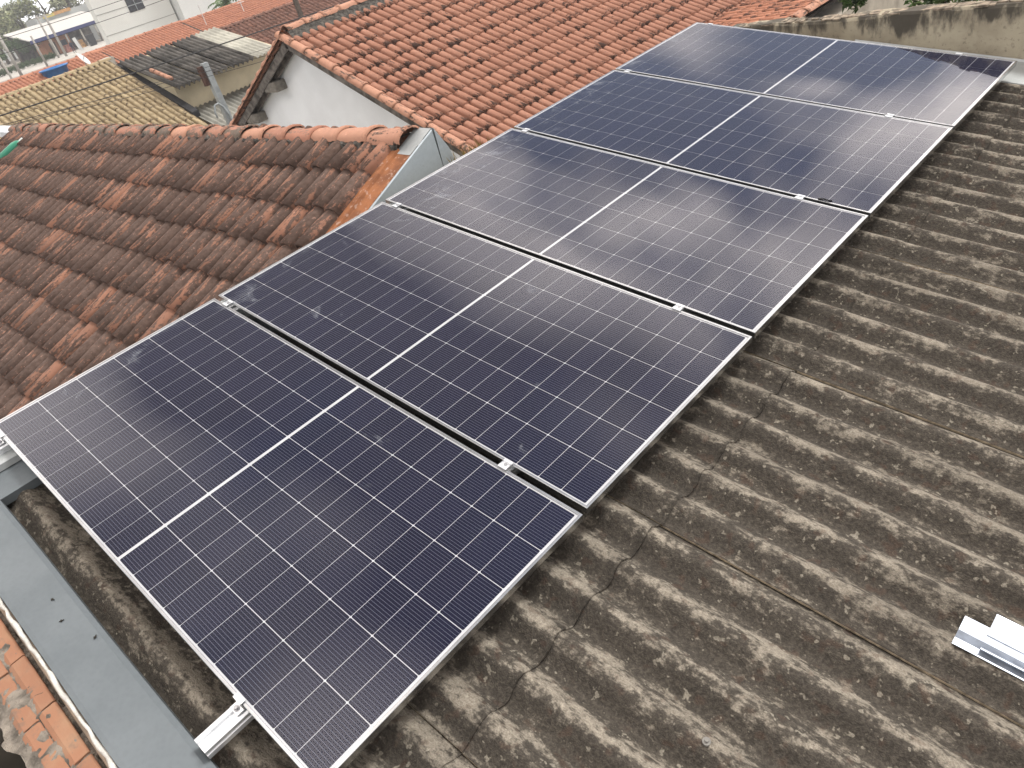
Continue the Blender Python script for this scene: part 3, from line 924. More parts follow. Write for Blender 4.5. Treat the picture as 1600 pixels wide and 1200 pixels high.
# ------------------------------------------------------------------ white gable house with the orange roof
wh = tag(empty("white_gable_house", (-8.95, 11.0, -4.4)), "white gable house with an orange clay tile roof behind the panels", "house")
nroof = child(wh, "roof")
AX, AZ, NS = -8.95, 0.06, rad(25.5)
YV = 7.17
nup = Vector((-math.cos(NS), 0, math.sin(NS)))
NEXP, NP = 0.350, 0.172
NROWS = 18; nlen = NROWS * NEXP
norg = Vector((AX, YV + 0.10, AZ)) - nup * (nlen - 0.02)
shape_new = tile_shape(NP, 0.415, 0.062, 0.74, 8, 0)
def valley_ok(p):
    return p.x < (-4.45 if p.y > 11.6 else -3.35)
tile_field(nroof, norg, Vector((0, 1, 0)), nup, 62, NROWS, NP, NEXP, shape_new, NEW_TILE, 300, 0.7, valley_ok)
slab(nroof, norg - Vector((0, 0, 0.03)), Vector((0, 1, 0)), 4.4, nup, nlen - 0.05, 0.05, "underlay", UNDER)
slab(nroof, norg - Vector((0, -4.4, 0.03)) + nup * 1.2, Vector((0, 1, 0)), 6.3, nup, nlen - 1.25, 0.05, "underlay", UNDER)
# left slope
nup_l = Vector((math.cos(NS), 0, math.sin(NS)))
tile_field(nroof, Vector((AX, YV + 10.7, AZ)) - nup_l * (13 * NEXP - 0.02), Vector((0, -1, 0)), nup_l, 62, 13, NP, NEXP, tile_shape(NP, 0.415, 0.046, 0.74, 5, 0), NEW_TILE, 0)
slab(nroof, Vector((AX, YV + 10.75, AZ - 0.04)) - nup_l * (13 * NEXP), Vector((0, -1, 0)), 10.6, nup_l, 13 * NEXP - 0.03, 0.05, "underlay", UNDER)
# verge caps along the right rake and left rake
vcap = tile_mesh("verge_tile", ridge_shape(0.41, 0.085, 0.075), RIDGE_CLEAN)
for i in range(17):
    p = Vector((AX, YV + 0.02, AZ + 0.02)) - nup * (0.36 * (i + 1) - 0.05)
    obj("verge_tile", vcap, nroof, matrix=basis(p, Vector((0, 1, 0)), nup, nup.cross(Vector((0, 1, 0))) * -1))
for i in range(12):
    p = Vector((AX, YV + 0.02, AZ + 0.02)) - nup_l * (0.36 * (i + 1) - 0.05)
    obj("verge_tile", vcap, nroof, matrix=basis(p, Vector((0, -1, 0)), nup_l, Vector((0, -1, 0)).cross(nup_l)))
# ridge caps and their dark mortar
rc3 = tile_mesh("ridge_tile", ridge_shape(0.42, 0.11, 0.085), RIDGE_CLEAN)
for i in range(26):
    p = Vector((AX, YV + 0.12 + 0.385 * i, AZ + 0.085))
    obj("ridge_tile", rc3, nroof, matrix=basis(p, Vector((1, 0, 0)), Vector((0, 1, 0)), Vector((0, 0, 1))) @ Euler((0.02, random.gauss(0, .02), random.gauss(0, .01))).to_matrix().to_4x4())
mb = MB(); n = 120
for i in range(n + 1):
    y = YV + 0.10 + 10.3 * i / n
    for (dx, dz) in ((-0.16, -0.02), (-0.12, 0.09), (0.10, 0.09), (0.145, 0.035), (0.235, -0.055)):
        mb.v.append((AX + dx + random.gauss(0, .006), y, AZ + dz + random.gauss(0, .006)))
for i in range(n):
    for j in range(4): mb.f.append((i*5+j, (i+1)*5+j, (i+1)*5+j+1, i*5+j+1))
mb.build("ridge_mortar", MORTAR, nroof)
# glass tiles among the clay ones
gt = simple("dull_glass_tile", (0.10, 0.12, 0.13), 0.3, var=0.2, scale=12, spec=0.5)
gts = tile_mesh("glass_tile", tile_shape(NP, 0.40, 0.047, 0.76, 6, 0), gt)
for (px_, r_) in (((-6.98, 9.12), 0), ((-5.35, 13.0), 1), ((-5.0, 12.1), 2)):
    t = (AX - px_[0]) / math.cos(NS)
    row = round((nlen - 0.02 - (-t)) / NEXP - 0.5)
    colm = round((px_[1] - (YV + 0.10)) / NP - 0.5)
    p = norg + Vector((0, 1, 0)) * (colm + 0.5) * NP + nup * (row * NEXP)
    obj("glass_tile", gts, nroof, matrix=basis(p + Vector((0, 0, 0.012)), Vector((0, 1, 0)), nup, Vector((0, 1, 0)).cross(nup)))
# gable wall, fascia boards, purlin ends
WHITE = simple("white_plaster", (0.88, 0.92, 0.95), 0.9, var=0.04, scale=1.2, bump=0.05)
zr = lambda x: AZ - 0.11 - abs(x - AX) * math.tan(NS)
mb = MB().prism([(-13.2, -4.4), (-3.6, -4.4), (-3.6, zr(-3.6)), (AX, AZ - 0.11), (-13.2, zr(-13.2))], 1, YV + 0.30, YV + 10.2)
o = mb.build("gable_wall", WHITE, wh); o.matrix_parent_inverse = wh.matrix_basis.inverted()
GREYWOOD = simple("grey_weathered_wood", (0.17, 0.155, 0.14), 0.9, var=0.3, scale=8, bump=0.4)
for d, ln in ((nup, 5.9), (nup_l, 4.5)):
    a_ = Vector((AX, YV + 0.035, AZ - 0.03))
    nr = Vector((0, 1, 0)).cross(d); nr = nr if nr.z > 0 else -nr
    mt = basis(a_, -d, Vector((0, 1, 0)), nr)
    MB().box((0.02, 0, -0.14), (ln, 0.03, -0.005), mt).build("fascia_board", GREYWOOD, nroof)
    MB().box((0.05, 0.16, -0.16), (ln, 0.20, -0.03), mt).build("fascia_board", GREYWOOD, nroof)
CONC = simple("grey_concrete", (0.22, 0.205, 0.18), 0.95, scale=14, bump=0.4)
for x in (-10.15, -11.38):
    mb = MB().box((x - 0.20, YV + 0.05, zr(x) - 0.22), (x + 0.24, YV + 0.31, zr(x) - 0.03))
    o = mb.build("purlin_end", CONC, wh, bevel=0.03); o.matrix_parent_inverse = wh.matrix_basis.inverted()

# low roof meeting it in a valley, with a capped edge
vr = tag(empty("valley_roof_house", (-2.9, 14.5, -4.4)), "low roof of stained brown and orange tiles meeting the orange roof in a valley", "house")
vroof = child(vr, "roof")
VS = rad(6.0)
vup = Vector((math.cos(VS), 0, math.sin(VS)))
tile_field(vroof, Vector((-4.62, 19.0, -1.88)), Vector((0, -1, 0)), vup, 36, 6, 0.19, 0.36, tile_shape(0.19, 0.42, 0.05, 0.74, 6, 0), VALLEY_TILE, 250, 1.4)
slab(vroof, Vector((-4.62, 19.0, -1.93)), Vector((0, -1, 0)), 6.9, vup, 2.25, 0.05, "underlay", UNDER)
for i in range(18):
    p = Vector((-2.42, 12.2 + 0.37 * i, -1.62))
    obj("edge_tile", rme2, vroof, matrix=basis(p, Vector((1, 0, 0)), Vector((0, 1, 0)), Vector((0, 0, 1))) @ Euler((0.02, random.gauss(0, .05), random.gauss(0, .03))).to_matrix().to_4x4())
o = MB().box((-4.6, 12.3, -4.4), (-2.3, 18.9, -1.96)).build("wall", OLD_WALL, vr); o.matrix_parent_inverse = vr.matrix_basis.inverted()
pg = tag(MB().box((-2.2, 19.0, -4.4), (9.0, 19.2, -0.4)).build("pale_green_wall", simple("pale_green_plaster", (0.75, 0.82, 0.72), 0.9, var=0.06, scale=1.0)), "pale green house wall behind the leaves at top right", "wall")

# ------------------------------------------------------------------ trees
def leaf_mat(name, a, b, trans=0.25):
    M = Mat(name, 0.65, 0.0, 0.3)
    at = M.n("ShaderNodeAttribute", attribute_name="rnd")
    M.color(M.mix(at.outputs["Fac"], a, b))
    return M.m
LEAF_DARK = leaf_mat("leaf_dark", (0.025, 0.060, 0.014), (0.075, 0.125, 0.030))
LEAF_OLIVE = leaf_mat("leaf_olive", (0.16, 0.19, 0.085), (0.33, 0.34, 0.18))
LEAF_PALE = leaf_mat("leaf_pale", (0.24, 0.27, 0.16), (0.42, 0.43, 0.28))
BARK = simple("bark", (0.13, 0.10, 0.075), 0.95, scale=12, bump=0.5)

def leaves(name, clumps, count, size, mat, parent, seedv, droop=0.0):
    rn = random.Random(seedv)
    V, F, Rn = [], [], []
    for i in range(count):
        c, r = rn.choice(clumps)
        while True:
            d = Vector((rn.uniform(-1, 1), rn.uniform(-1, 1), rn.uniform(-1, 1)))
            if 0.15 < d.length < 1: break
        d *= (0.55 + 0.45 * rn.random())
        p = Vector(c) + Vector((d.x * r[0], d.y * r[1], d.z * r[2]))
        q = Euler((rn.uniform(-1, 1), rn.uniform(-1, 1), rn.uniform(0, 6.3))).to_matrix()
        s_ = size * rn.uniform(0.6, 1.3)
        b = len(V)
        for (x, y, z) in ((-0.5, 0, 0), (0, -0.24, 0.05), (0.55, 0, -0.08 - droop), (0, 0.24, 0.05)):
            V.append(tuple(p + q @ Vector((x * s_, y * s_, z * s_))))
        F.append((b, b + 1, b + 2, b + 3)); k_ = rn.random(); Rn += [k_] * 4
    me = bpy.data.meshes.new(name); me.from_pydata(V, [], F)
    me.attributes.new("rnd", "FLOAT", "POINT").data.foreach_set("value", Rn)
    me.materials.append(mat); me.update()
    return obj(name, me, parent)

def tree(loc, h, spread, mat, label, seedv, leaf=0.5, count=1500, group=None, low=0.35):
    rn = random.Random(seedv)
    t = tag(empty("tree", loc), label, "tree", group)
    pts = [(0, 0, 0), (rn.gauss(0, .1), rn.gauss(0, .1), h * 0.25), (rn.gauss(0, .2), rn.gauss(0, .2), h * 0.55), (rn.gauss(0, .3), rn.gauss(0, .3), h * 0.85)]
    mb = MB().tube(pts, [h * 0.030, h * 0.024, h * 0.014, h * 0.005], 7)
    clumps = []
    for i in range(9):
        a = rn.uniform(0, 6.28); z = h * rn.uniform(low, 0.95); rr = spread * rn.uniform(0.25, 0.8) * (1.15 - z / h * 0.5)
        c = (math.cos(a) * rr, math.sin(a) * rr, z)
        mb.tube([(0, 0, z * 0.7), ((c[0]) * .5, (c[1]) * .5, z * 0.88), c], [h * 0.012, h * 0.008, h * 0.003], 5)
        k_ = rn.uniform(0.28, 0.5) * spread
        clumps.append((c, (k_, k_, k_ * rn.uniform(0.6, 1.0))))
    clumps.append(((0, 0, h * 0.85), (spread * .4, spread * .4, h * 0.15)))
    mb.build("trunk", BARK, t, smooth=True)
    leaves("crown", clumps, count, leaf, mat, t, seedv + 100)
    return t

# leaves over the boundary wall at top right
nt = tag(empty("leafy_tree", (0.9, 9.2, -4.46)), "leafy green tree hanging over the far wall at top right", "tree")
MB().tube([(0, 0, 0), (0.05, 0.05, 2.0), (-0.1, 0, 3.4), (-0.3, -0.05, 4.2)], [0.09, 0.07, 0.05, 0.02], 8).tube([(-0.05, 0, 3.0), (0.3, 0.1, 3.6), (0.8, 0.0, 4.1)], [0.05, 0.035, 0.015], 7).build("trunk", BARK, nt, smooth=True)
leaves("crown", [((-1.05, 0.0, 3.80), (0.22, 0.25, 0.22)), ((-0.75, 0.1, 4.1), (0.35, 0.3, 0.25)), ((-0.15, 0.0, 3.72), (0.45, 0.3, 0.20)), ((0.45, -0.05, 3.70), (0.55, 0.3, 0.22)), ((0.2, 0.1, 4.1), (0.6, 0.4, 0.3)), ((1.1, 0.1, 4.0), (0.5, 0.4, 0.4))], 1300, 0.105, LEAF_DARK, nt, 5, 0.15)

# ------------------------------------------------------------------ houses further left
# beige tile roof
be = tag(empty("beige_tiled_house", (-25.0, 7.0, -4.4)), "house with a beige clay barrel tile roof behind the old ridge", "house")
broof = child(be, "roof")
BS = rad(22.4)
bup = Vector((-math.cos(BS), 0, math.sin(BS)))
bridge = Vector((-27.4, 10.8, -0.55))
BEXP, BP = 0.36, 0.205
borg = bridge - bup * (BEXP * 17) - Vector((0, 30 * BP, 0))
tile_field(broof, borg, Vector((0, 1, 0)), bup, 30, 17, BP, BEXP, tile_shape(BP, 0.42, 0.090, 0.64, 6, 0, 0.010, 0.03), BEIGE_TILE, 300, 1.6)
slab(broof, borg - Vector((0, 0, 0.03)), Vector((0, 1, 0)), 30 * BP, bup, BEXP * 17, 0.06, "underlay", UNDER)
bcap = tile_mesh("ridge_tile", ridge_shape(0.46, 0.10, 0.09), BEIGE_TILE)
for i in range(15):
    obj("ridge_tile", bcap, broof, matrix=basis(bridge + Vector((0, -6.15 + 0.41 * i, 0.05)), Vector((1, 0, 0)), Vector((0, 1, 0)), Vector((0, 0, 1))))
BEIGE_WALL = simple("beige_plaster", (0.56, 0.49, 0.34), 0.9, var=0.12, scale=0.8)
o = MB().prism([(-32.5, -4.4), (-22.0, -4.4), (-22.0, -2.95), (-27.4, -0.72), (-32.5, -2.85)], 1, 4.8, 10.7).build("wall", BEIGE_WALL, be); o.matrix_parent_inverse = be.matrix_basis.inverted()

# corrugated shed
sh = tag(empty("corrugated_shed", (-25.2, 12.8, -4.4)), "beige shed under a dark corrugated roof with one pale sheet", "shed")
CORR_DARK = simple("dark_corrugated", (0.105, 0.098, 0.088), 0.9, var=0.3, scale=1.5)
CORR_PALE = simple("pale_corrugated", (0.42, 0.41, 0.35), 0.85, var=0.12, scale=2)
CORR_GREY = simple("grey_corrugated", (0.27, 0.265, 0.23), 0.85, var=0.15, scale=2)
def corr(parent, p0, down, width, length, pitch, amp, mat, name="sheet"):
    """corrugated sheet: p0 top corner, waves spaced along +Y, running down 'down'"""
    down = Vector(down).normalized(); nrm = down.cross(Vector((0, 1, 0)))
    n = int(width / pitch * 8); mb = MB()
    for i in range(n + 1):
        y = width * i / n
        off = amp * math.cos(2 * math.pi * y / pitch)
        for t in (0, length):
            p = Vector(p0) + Vector((0, y, 0)) + down * t + nrm * off
            mb.v.append(tuple(p)); mb.v.append(tuple(p - nrm * 0.02))
    for i in range(n):
        a, b = i * 4, i * 4 + 4
        mb.f += [(a, a+2, b+2, b), (a+2, a+3, b+3, b+2), (a, b, b+1, a+1)]
    me = mb.mesh(name, mat, True)
    o = obj(name, me, parent); o.matrix_parent_inverse = parent.matrix_basis.inverted()
    return o
sdn = (math.cos(rad(14)), 0, -math.sin(rad(14)))
corr(sh, (-27.0, 10.82, -0.64), sdn, 1.06, 4.15, 0.19, 0.060, CORR_DARK)
corr(sh, (-27.0, 11.88, -0.63), sdn, 1.06, 4.15, 0.19, 0.060, CORR_DARK)
corr(sh, (-27.0, 12.94, -0.64), sdn, 0.98, 4.15, 0.19, 0.060, CORR_DARK)
corr(sh, (-27.0, 13.93, -0.62), sdn, 1.0, 4.2, 0.19, 0.03, CORR_PALE)
o = MB().prism([(-27.2, -4.4), (-23.7, -4.4), (-23.7, -1.58), (-27.2, -0.74)], 1, 11.05, 15.2).build("wall", BEIGE_WALL, sh); o.matrix_parent_inverse = sh.matrix_basis.inverted()
DARKTARP = simple("black_tarp", (0.025, 0.025, 0.027), 0.8, var=0.2)
o = MB().prism([(-27.3, -0.70), (-27.3, -1.05), (-22.6, -2.62), (-22.6, -2.42), (-24.2, -1.80)][::-1], 1, 10.80, 11.04).build("verge_sheet", DARKTARP, sh); o.matrix_parent_inverse = sh.matrix_basis.inverted()
for i in range(4):
    o = MB().tube([(-25.0 + 0.33 * i, 11.1, -1.06 - 0.085 * i), (-24.68 + 0.33 * i, 11.1, -1.13 - 0.085 * i)], 0.075, 8).build("weight_tile", RIDGE_CLEAN, sh, smooth=True); o.matrix_parent_inverse = sh.matrix_basis.inverted()
# lower lean-to
ln_ = tag(empty("lean_to", (-22.5, 12.6, -4.4)), "low lean-to with a grey corrugated roof against the beige shed", "shed")
corr(ln_, (-23.6, 11.05, -2.46), (math.cos(rad(17)), 0, -math.sin(rad(17))), 3.2, 3.2, 0.185, 0.03, CORR_GREY)
o = MB().box((-23.5, 11.1, -4.4), (-20.7, 14.1, -3.45)).build("wall", BEIGE_WALL, ln_); o.matrix_parent_inverse = ln_.matrix_basis.inverted()
# steel post with a service conduit
sp_ = tag(empty("service_post", (-20.0, 10.72, -4.4)), "grey metal service post with a curved conduit leaning by the lean-to", "post")
GREYM = simple("grey_post", (0.30, 0.33, 0.34), 0.5, 0.3, var=0.1)
MB().box((-0.09, -0.09, 0), (0.09, 0.09, 3.46)).build("post", GREYM, sp_)
MB().box((-0.14, -0.22, 2.85), (0.04, -0.10, 3.4)).build("bracket", simple("rusty_bracket", (0.07, 0.035, 0.025), 0.9), sp_)
MB().tube([(0.12, 0.02, 0), (0.12, 0.02, 1.9), (0.12, -0.05, 2.18), (0.12, -0.17, 2.32), (0.12, -0.30, 2.30), (0.12, -0.38, 2.12), (0.12, -0.38, 1.95)], 0.03, 8).build("conduit", GREYM, sp_, smooth=True)

# two long orange roofs and a brown one
def long_house(name, lab, ridge_x, ridge_z, y0, y1, slope, length, mat, wall, pitch=0.21, expo=0.36, limit=0, both=True):
    h = tag(empty(name, (ridge_x + 2, (y0 + y1) / 2, -4.4)), lab, "house")
    rf = child(h, "roof")
    s_ = rad(slope); u = Vector((-math.cos(s_), 0, math.sin(s_)))
    rows = int(length / expo); cols = int((y1 - y0) / pitch)
    o0 = Vector((ridge_x, y0, ridge_z)) - u * rows * expo
    tile_field(rf, o0, Vector((0, 1, 0)), u, cols, rows, pitch, expo, tile_shape(pitch, expo + .06, 0.06, 0.74, 4, 0), mat, limit, 1.2)
    slab(rf, o0 - Vector((0, 0, 0.03)), Vector((0, 1, 0)), y1 - y0, u, rows * expo, 0.06, "underlay", UNDER)
    n_ = int((y1 - y0) / 0.6)
    cap = tile_mesh("ridge_tile", ridge_shape(0.62, 0.13, 0.10, 6), mat)
    for i in range(n_):
        obj("ridge_tile", cap, rf, matrix=basis(Vector((ridge_x, y0 + 0.6 * i, ridge_z + 0.03)), Vector((1, 0, 0)), Vector((0, 1, 0)), Vector((0, 0, 1))))
    hx = length * math.cos(s_); hz = length * math.sin(s_)
    o = MB().prism([(ridge_x - hx, -4.4), (ridge_x + hx - 0.3, -4.4), (ridge_x + hx - 0.3, ridge_z - hz), (ridge_x, ridge_z - 0.14), (ridge_x - hx, ridge_z - hz)], 1, y0 + 0.1, y1 - 0.1).build("wall", wall, h)
    o.matrix_parent_inverse = h.matrix_basis.inverted()
    ub = Vector((math.cos(s_), 0, math.sin(s_)))
    slab(rf, Vector((ridge_x, y1, ridge_z - 0.02)) - ub * length, Vector((0, -1, 0)), y1 - y0, ub, length, 0.05, "back_slope", mat)
    return h
LIGHT_WALL = simple("light_plaster", (0.50, 0.48, 0.43), 0.9, var=0.08, scale=0.6)
hA = long_house("orange_roof_house", "long orange tile roof with a blue water tank in it at far left", -41.5, -0.86, 6.0, 15.6, 16, 5.6, FAR_TILE, LIGHT_WALL)
hB = long_house("orange_roof_house", "long orange tile roof running in front of the large grey building", -46.0, -1.02, 15.7, 22.4, 17, 6.0, FAR_TILE, LIGHT_WALL)
hC = long_house("orange_roof_house", "orange tile roof above the brown tile roof, by the palm", -46.5, -1.10, 22.5, 31.5, 17, 7.0, FAR_TILE, LIGHT_WALL)
hD = long_house("brown_roof_house", "dark brown tile roof between the pale corrugated sheet and the orange ridge", -33.5, -1.25, 17.2, 34.0, 24, 6.0, BROWN_TILE, LIGHT_WALL, 0.23, 0.38)
# water tank sunk in the orange roof
tk = tag(empty("water_tank", (-40.6, 12.75, -1.15)), "open bright blue water tank set in the orange roof", "water tank")
BLUE = simple("blue_plastic", (0.015, 0.15, 0.42), 0.4, var=0.08, spec=0.5)
mb = MB(); n = 28
for (r_, z) in ((0.50, -0.45), (0.62, 0.28), (0.70, 0.30), (0.70, 0.36), (0.60, 0.36), (0.47, -0.35)):
    for i in range(n):
        a = 6.28318 * i / n; mb.v.append((math.cos(a) * r_, math.sin(a) * r_, z))
for j in range(5):
    for i in range(n): mb.f.append((j*n+i, j*n+(i+1) % n, (j+1)*n+(i+1) % n, (j+1)*n+i))
mb.f.append(tuple(5*n+i for i in range(n)))
mb.build("tub", BLUE, tk, smooth=True)
# satellite dish
ds = tag(empty("satellite_dish", (-39.5, 13.9, -1.68)), "white oval satellite dish on a thin pole above the beige roof", "satellite dish")
DISH = simple("dish_white", (0.62, 0.63, 0.62), 0.5, var=0.06)
MB().tube([(0, 0, 0), (0, 0, 0.75)], 0.025, 6).build("pole", GREYM, ds)
mb = MB(); nr_, na = 4, 20
for i in range(nr_ + 1):
    r_ = 0.36 * i / nr_
    for k in range(na):
        a = 6.28318 * k / na; mb.v.append((math.cos(a) * r_, math.sin(a) * r_, 0.28 * r_ * r_))
for i in range(nr_):
    for k in range(na): mb.f.append((i*na+k, i*na+(k+1) % na, (i+1)*na+(k+1) % na, (i+1)*na+k))
mb.build("reflector", DISH, ds, smooth=True, loc=(0, 0, 0.85), rot=tuple(Vector((0.6, 0.8, 0.55)).to_track_quat("Z", "Y").to_euler()))
MB().tube([(0.05, 0, 0.85), (0.35, 0.02, 1.05)], 0.014, 5).build("feed_arm", GREYM, ds)
# small concrete tank housing on the orange roof
tag(MB().prism([(12.9, -3.0), (14.2, -3.0), (14.2, -0.95), (12.9, -1.05)], 0, -37.4, -36.4).build("roof_hatch", simple("pale_concrete", (0.40, 0.37, 0.32), 0.9, scale=2)), "small pale concrete box behind the beige roof ridge", "roof hatch")

# large grey building and white one
gy = tag(empty("grey_building", (-66, 26, -4.4)), "large plain grey building with one dark window at upper left", "building")
GREYW = simple("grey_panel_wall", (0.72, 0.74, 0.70), 0.9, var=0.03, scale=0.3)
MB().box((3.2, -2.45, 0), (4, 3.35, 9.5)).build("wall", GREYW, gy)
for z in (3.3, 4.75, 6.2):
    MB().box((4.0, -2.45, z), (4.015, 3.35, z + 0.03)).build("panel_joint", simple("joint_grey", (0.25, 0.25, 0.24), 0.9), gy)
win = MB().box((4.0, 0.05, 4.28), (4.03, 1.30, 5.25)).build("window", simple("window_dark", (0.045, 0.05, 0.06), 0.25, var=0.2, spec=0.5), gy)
MB().box((4.03, 0.05, 4.70), (4.05, 1.30, 4.76)).box((4.03, 0.65, 4.28), (4.045, 0.70, 4.70)).box((4.03, 0.65, 4.76), (4.045, 0.70, 5.25)).build("window_bar", GREYM, win)
wb = tag(empty("white_building", (-64, 33, -4.4)), "bright white building wall right of the grey building", "building")
MB().box((-3, -3.5, 0), (3, 5.5, 8.0)).build("wall", simple("white_wall", (0.72, 0.74, 0.72), 0.9, var=0.03, scale=0.4), wb)

# shop with a blue fascia
sp = tag(empty("roadside_shop", (-145, 46.5, -4.4)), "open fronted shop with a pale awning and dark blue fascia at far left", "shop")
MB().box((-12, -0.5, 0), (-6, 14.5, 5.6)).build("rear_wall", simple("shop_grey", (0.40, 0.42, 0.41), 0.9, var=0.06, scale=0.3), sp)
MB().prism([(-6.2, 4.6), (5.4, 2.95), (5.4, 3.1), (-6.2, 4.8)], 1, -6.3, 7.0).build("awning", simple("awning_white", (0.50, 0.49, 0.46), 0.8, var=0.05), sp)
MB().box((5.42, -6.3, 2.55), (5.52, 7.0, 3.08)).build("fascia", simple("fascia_blue", (0.03, 0.04, 0.14), 0.6, var=0.1), sp)
for i in range(6):
    MB().box((5.0, -5.8 + 2.45 * i, 0), (5.22, -5.6 + 2.45 * i, 2.95)).build("column", LIGHT_WALL, sp)
MB().box((-6.0, -6.0, 0), (-5.8, 7.0, 4.4)).build("shop_front", simple("shop_shade", (0.10, 0.09, 0.08), 0.9, var=0.4, scale=1.2), sp)
MB().box((-5.9, 0.7, 5.25), (-5.7, 2.6, 5.75)).build("yellow_sign", simple("sign_yellow", (0.50, 0.42, 0.13), 0.7, var=0.06, scale=1), sp)
MB().box((-5.9, 2.6, 5.3), (-5.7, 5.5, 5.80)).build("orange_sign", simple("sign_orange", (0.48, 0.27, 0.11), 0.7, var=0.12, scale=2), sp)
for y in (1.2, 2.4):
    MB().box((-6.0, y, 4.2), (-5.85, y + 0.7, 4.75)).build("vent", simple("vent_dark", (0.10, 0.11, 0.11), 0.8), sp)
for (y, c, w, h) in ((-1.5, (0.30, 0.12, 0.09), 1.2, 1.1), (0.6, (0.40, 0.22, 0.08), 0.9, 1.2), (2.0, (0.34, 0.33, 0.30), 1.3, 0.9), (4.4, (0.30, 0.28, 0.25), 1.0, 1.3)):
    st_ = tag(empty("goods_stack", (-139.2, 46.5 + y, -4.4)), {-1.5: "reddish stack of goods under the left of the blue fascia", 0.6: "orange stack of goods under the blue fascia", 2.0: "pale grey stack of goods under the blue fascia", 4.4: "grey stack of goods by the right end of the blue fascia"}[y], "goods", "goods outside the roadside shop")
    gm = simple("goods", c, 0.8, var=0.3, scale=4)
    for lv in range(3):
        MB().box((-.4, -w/2 + 0.06 * lv, h / 3 * lv), (.4, w/2 - 0.08 * lv, h / 3 * lv + h / 3 - 0.02)).build("box", gm, st_, bevel=0.03)
bn = tag(empty("black_bin", (-134.5, 47.2, -4.4)), "tall black bin standing in front of the shop", "bin")
MB().prism([(-0.45, 0), (0.45, 0), (0.55, 1.5), (-0.55, 1.5)], 0, -0.4, 0.4).build("body", simple("bin_black", (0.02, 0.022, 0.025), 0.5), bn, bevel=0.05)
MB().box((-0.45, -0.6, 1.5), (0.45, 0.6, 1.62)).build("lid", simple("bin_lid", (0.03, 0.03, 0.033), 0.5), bn, bevel=0.03)
bd = tag(empty("white_board", (-133.0, 44.6, -4.4)), "slim white board leaning upright beside the person", "board")
MB().box((-0.05, -0.25, 0), (0.05, 0.25, 1.9)).build("board", DISH, bd, rot=(rad(8), 0, 0))
MB().tube([(0.3, 0.2, 0), (0.03, 0.2, 1.6)], 0.03, 5).build("prop", GREYM, bd)
# low orange house, white wall
oh = tag(empty("small_orange_house", (-146, 44.6, -4.4)), "small orange house with an arched opening beyond the hedge", "house")
MB().box((-2.5, -1.6, 0), (2.5, 2.6, 2.5)).build("wall", simple("orange_plaster", (0.48, 0.20, 0.09), 0.9, var=0.12, scale=0.6), oh)
MB().box((2.5, -0.9, 0), (2.53, 0.1, 1.9)).build("door", simple("brown_door", (0.13, 0.08, 0.05), 0.8), oh)
MB().box((2.5, 0.9, 1.0), (2.53, 1.9, 1.8)).build("window", simple("small_window", (0.06, 0.07, 0.09), 0.3), oh)
MB().prism([(-1.9, 2.5), (2.9, 2.5), (0.5, 3.1)], 0, -2.8, 2.8).build("roof", FAR_TILE, oh)
fw = tag(empty("far_white_house", (-190, 50.2, -4.4)), "far white house at the left edge under the trees", "house")
MB().box((-4, -6, 0), (4, 2, 5.6)).build("wall", simple("far_white", (0.70, 0.71, 0.70), 0.9, var=0.04), fw)
MB().prism([(-6.2, 5.6), (2.2, 5.6), (2.2, 5.75), (-6.2, 6.0)], 0, -4.2, 4.2).build("roof", LIGHT_WALL, fw)

# street: paving strip
tag(MB().box((-141, 20, -4.42), (-122, 62, -4.39)).build("street", simple("street_paving", (0.42, 0.40, 0.36), 0.95, var=0.1, scale=0.4)), "pale street in front of the shop", "street", kind="structure")

# person walking
pe = tag(empty("person", (-130.5, 42.75, -4.39), (0, 0, rad(60))), "person in dark clothes walking in front of the shop", "person")
me = bpy.data.meshes.new("body")
pv = [(0, 0, 0.95), (0, 0, 1.2), (0, 0, 1.42), (0, 0, 1.54), (0, 0.02, 1.68), (0.10, 0, 0.88), (0.11, 0.16, 0.48), (0.11, 0.08, 0.06), (0.11, 0.20, 0.03), (-0.10, 0, 0.88), (-0.11, -0.06, 0.48), (-0.11, -0.22, 0.07), (-0.11, -0.10, 0.03),
      (0.20, 0, 1.40), (0.25, -0.05, 1.12), (0.25, 0.06, 0.88), (-0.20, 0, 1.40), (-0.25, 0.04, 1.12), (-0.25, 0.16, 0.90)]
pe_edges = [(0, 1), (1, 2), (2, 3), (3, 4), (0, 5), (5, 6), (6, 7), (7, 8), (0, 9), (9, 10), (10, 11), (11, 12), (2, 13), (13, 14), (14, 15), (2, 16), (16, 17), (17, 18)]
me.from_pydata(pv, pe_edges, [])
PCL = Mat("dark_clothes", 0.9)
sp2 = PCL.n("ShaderNodeSeparateXYZ"); PCL.link(PCL.coord("Object"), sp2.inputs[0])
PCL.color(PCL.mix(PCL.math("GREATER_THAN", sp2.outputs["Z"], 1.5), (0.025, 0.028, 0.045), (0.16, 0.09, 0.06)))
me.materials.append(PCL.m)
bo = obj("body", me, pe)
sk = bo.modifiers.new("skin", "SKIN"); sk.use_smooth_shade = True
bo.modifiers.new("subdiv", "SUBSURF").levels = 1
rr = [0.14, 0.15, 0.17, 0.06, 0.10, 0.10, 0.07, 0.05, 0.04, 0.10, 0.07, 0.05, 0.04, 0.065, 0.05, 0.04, 0.065, 0.05, 0.04]
for i, s_ in enumerate(me.skin_vertices[0].data):
    s_.radius = (rr[i], rr[i] * 0.85); s_.use_root = (i == 0)

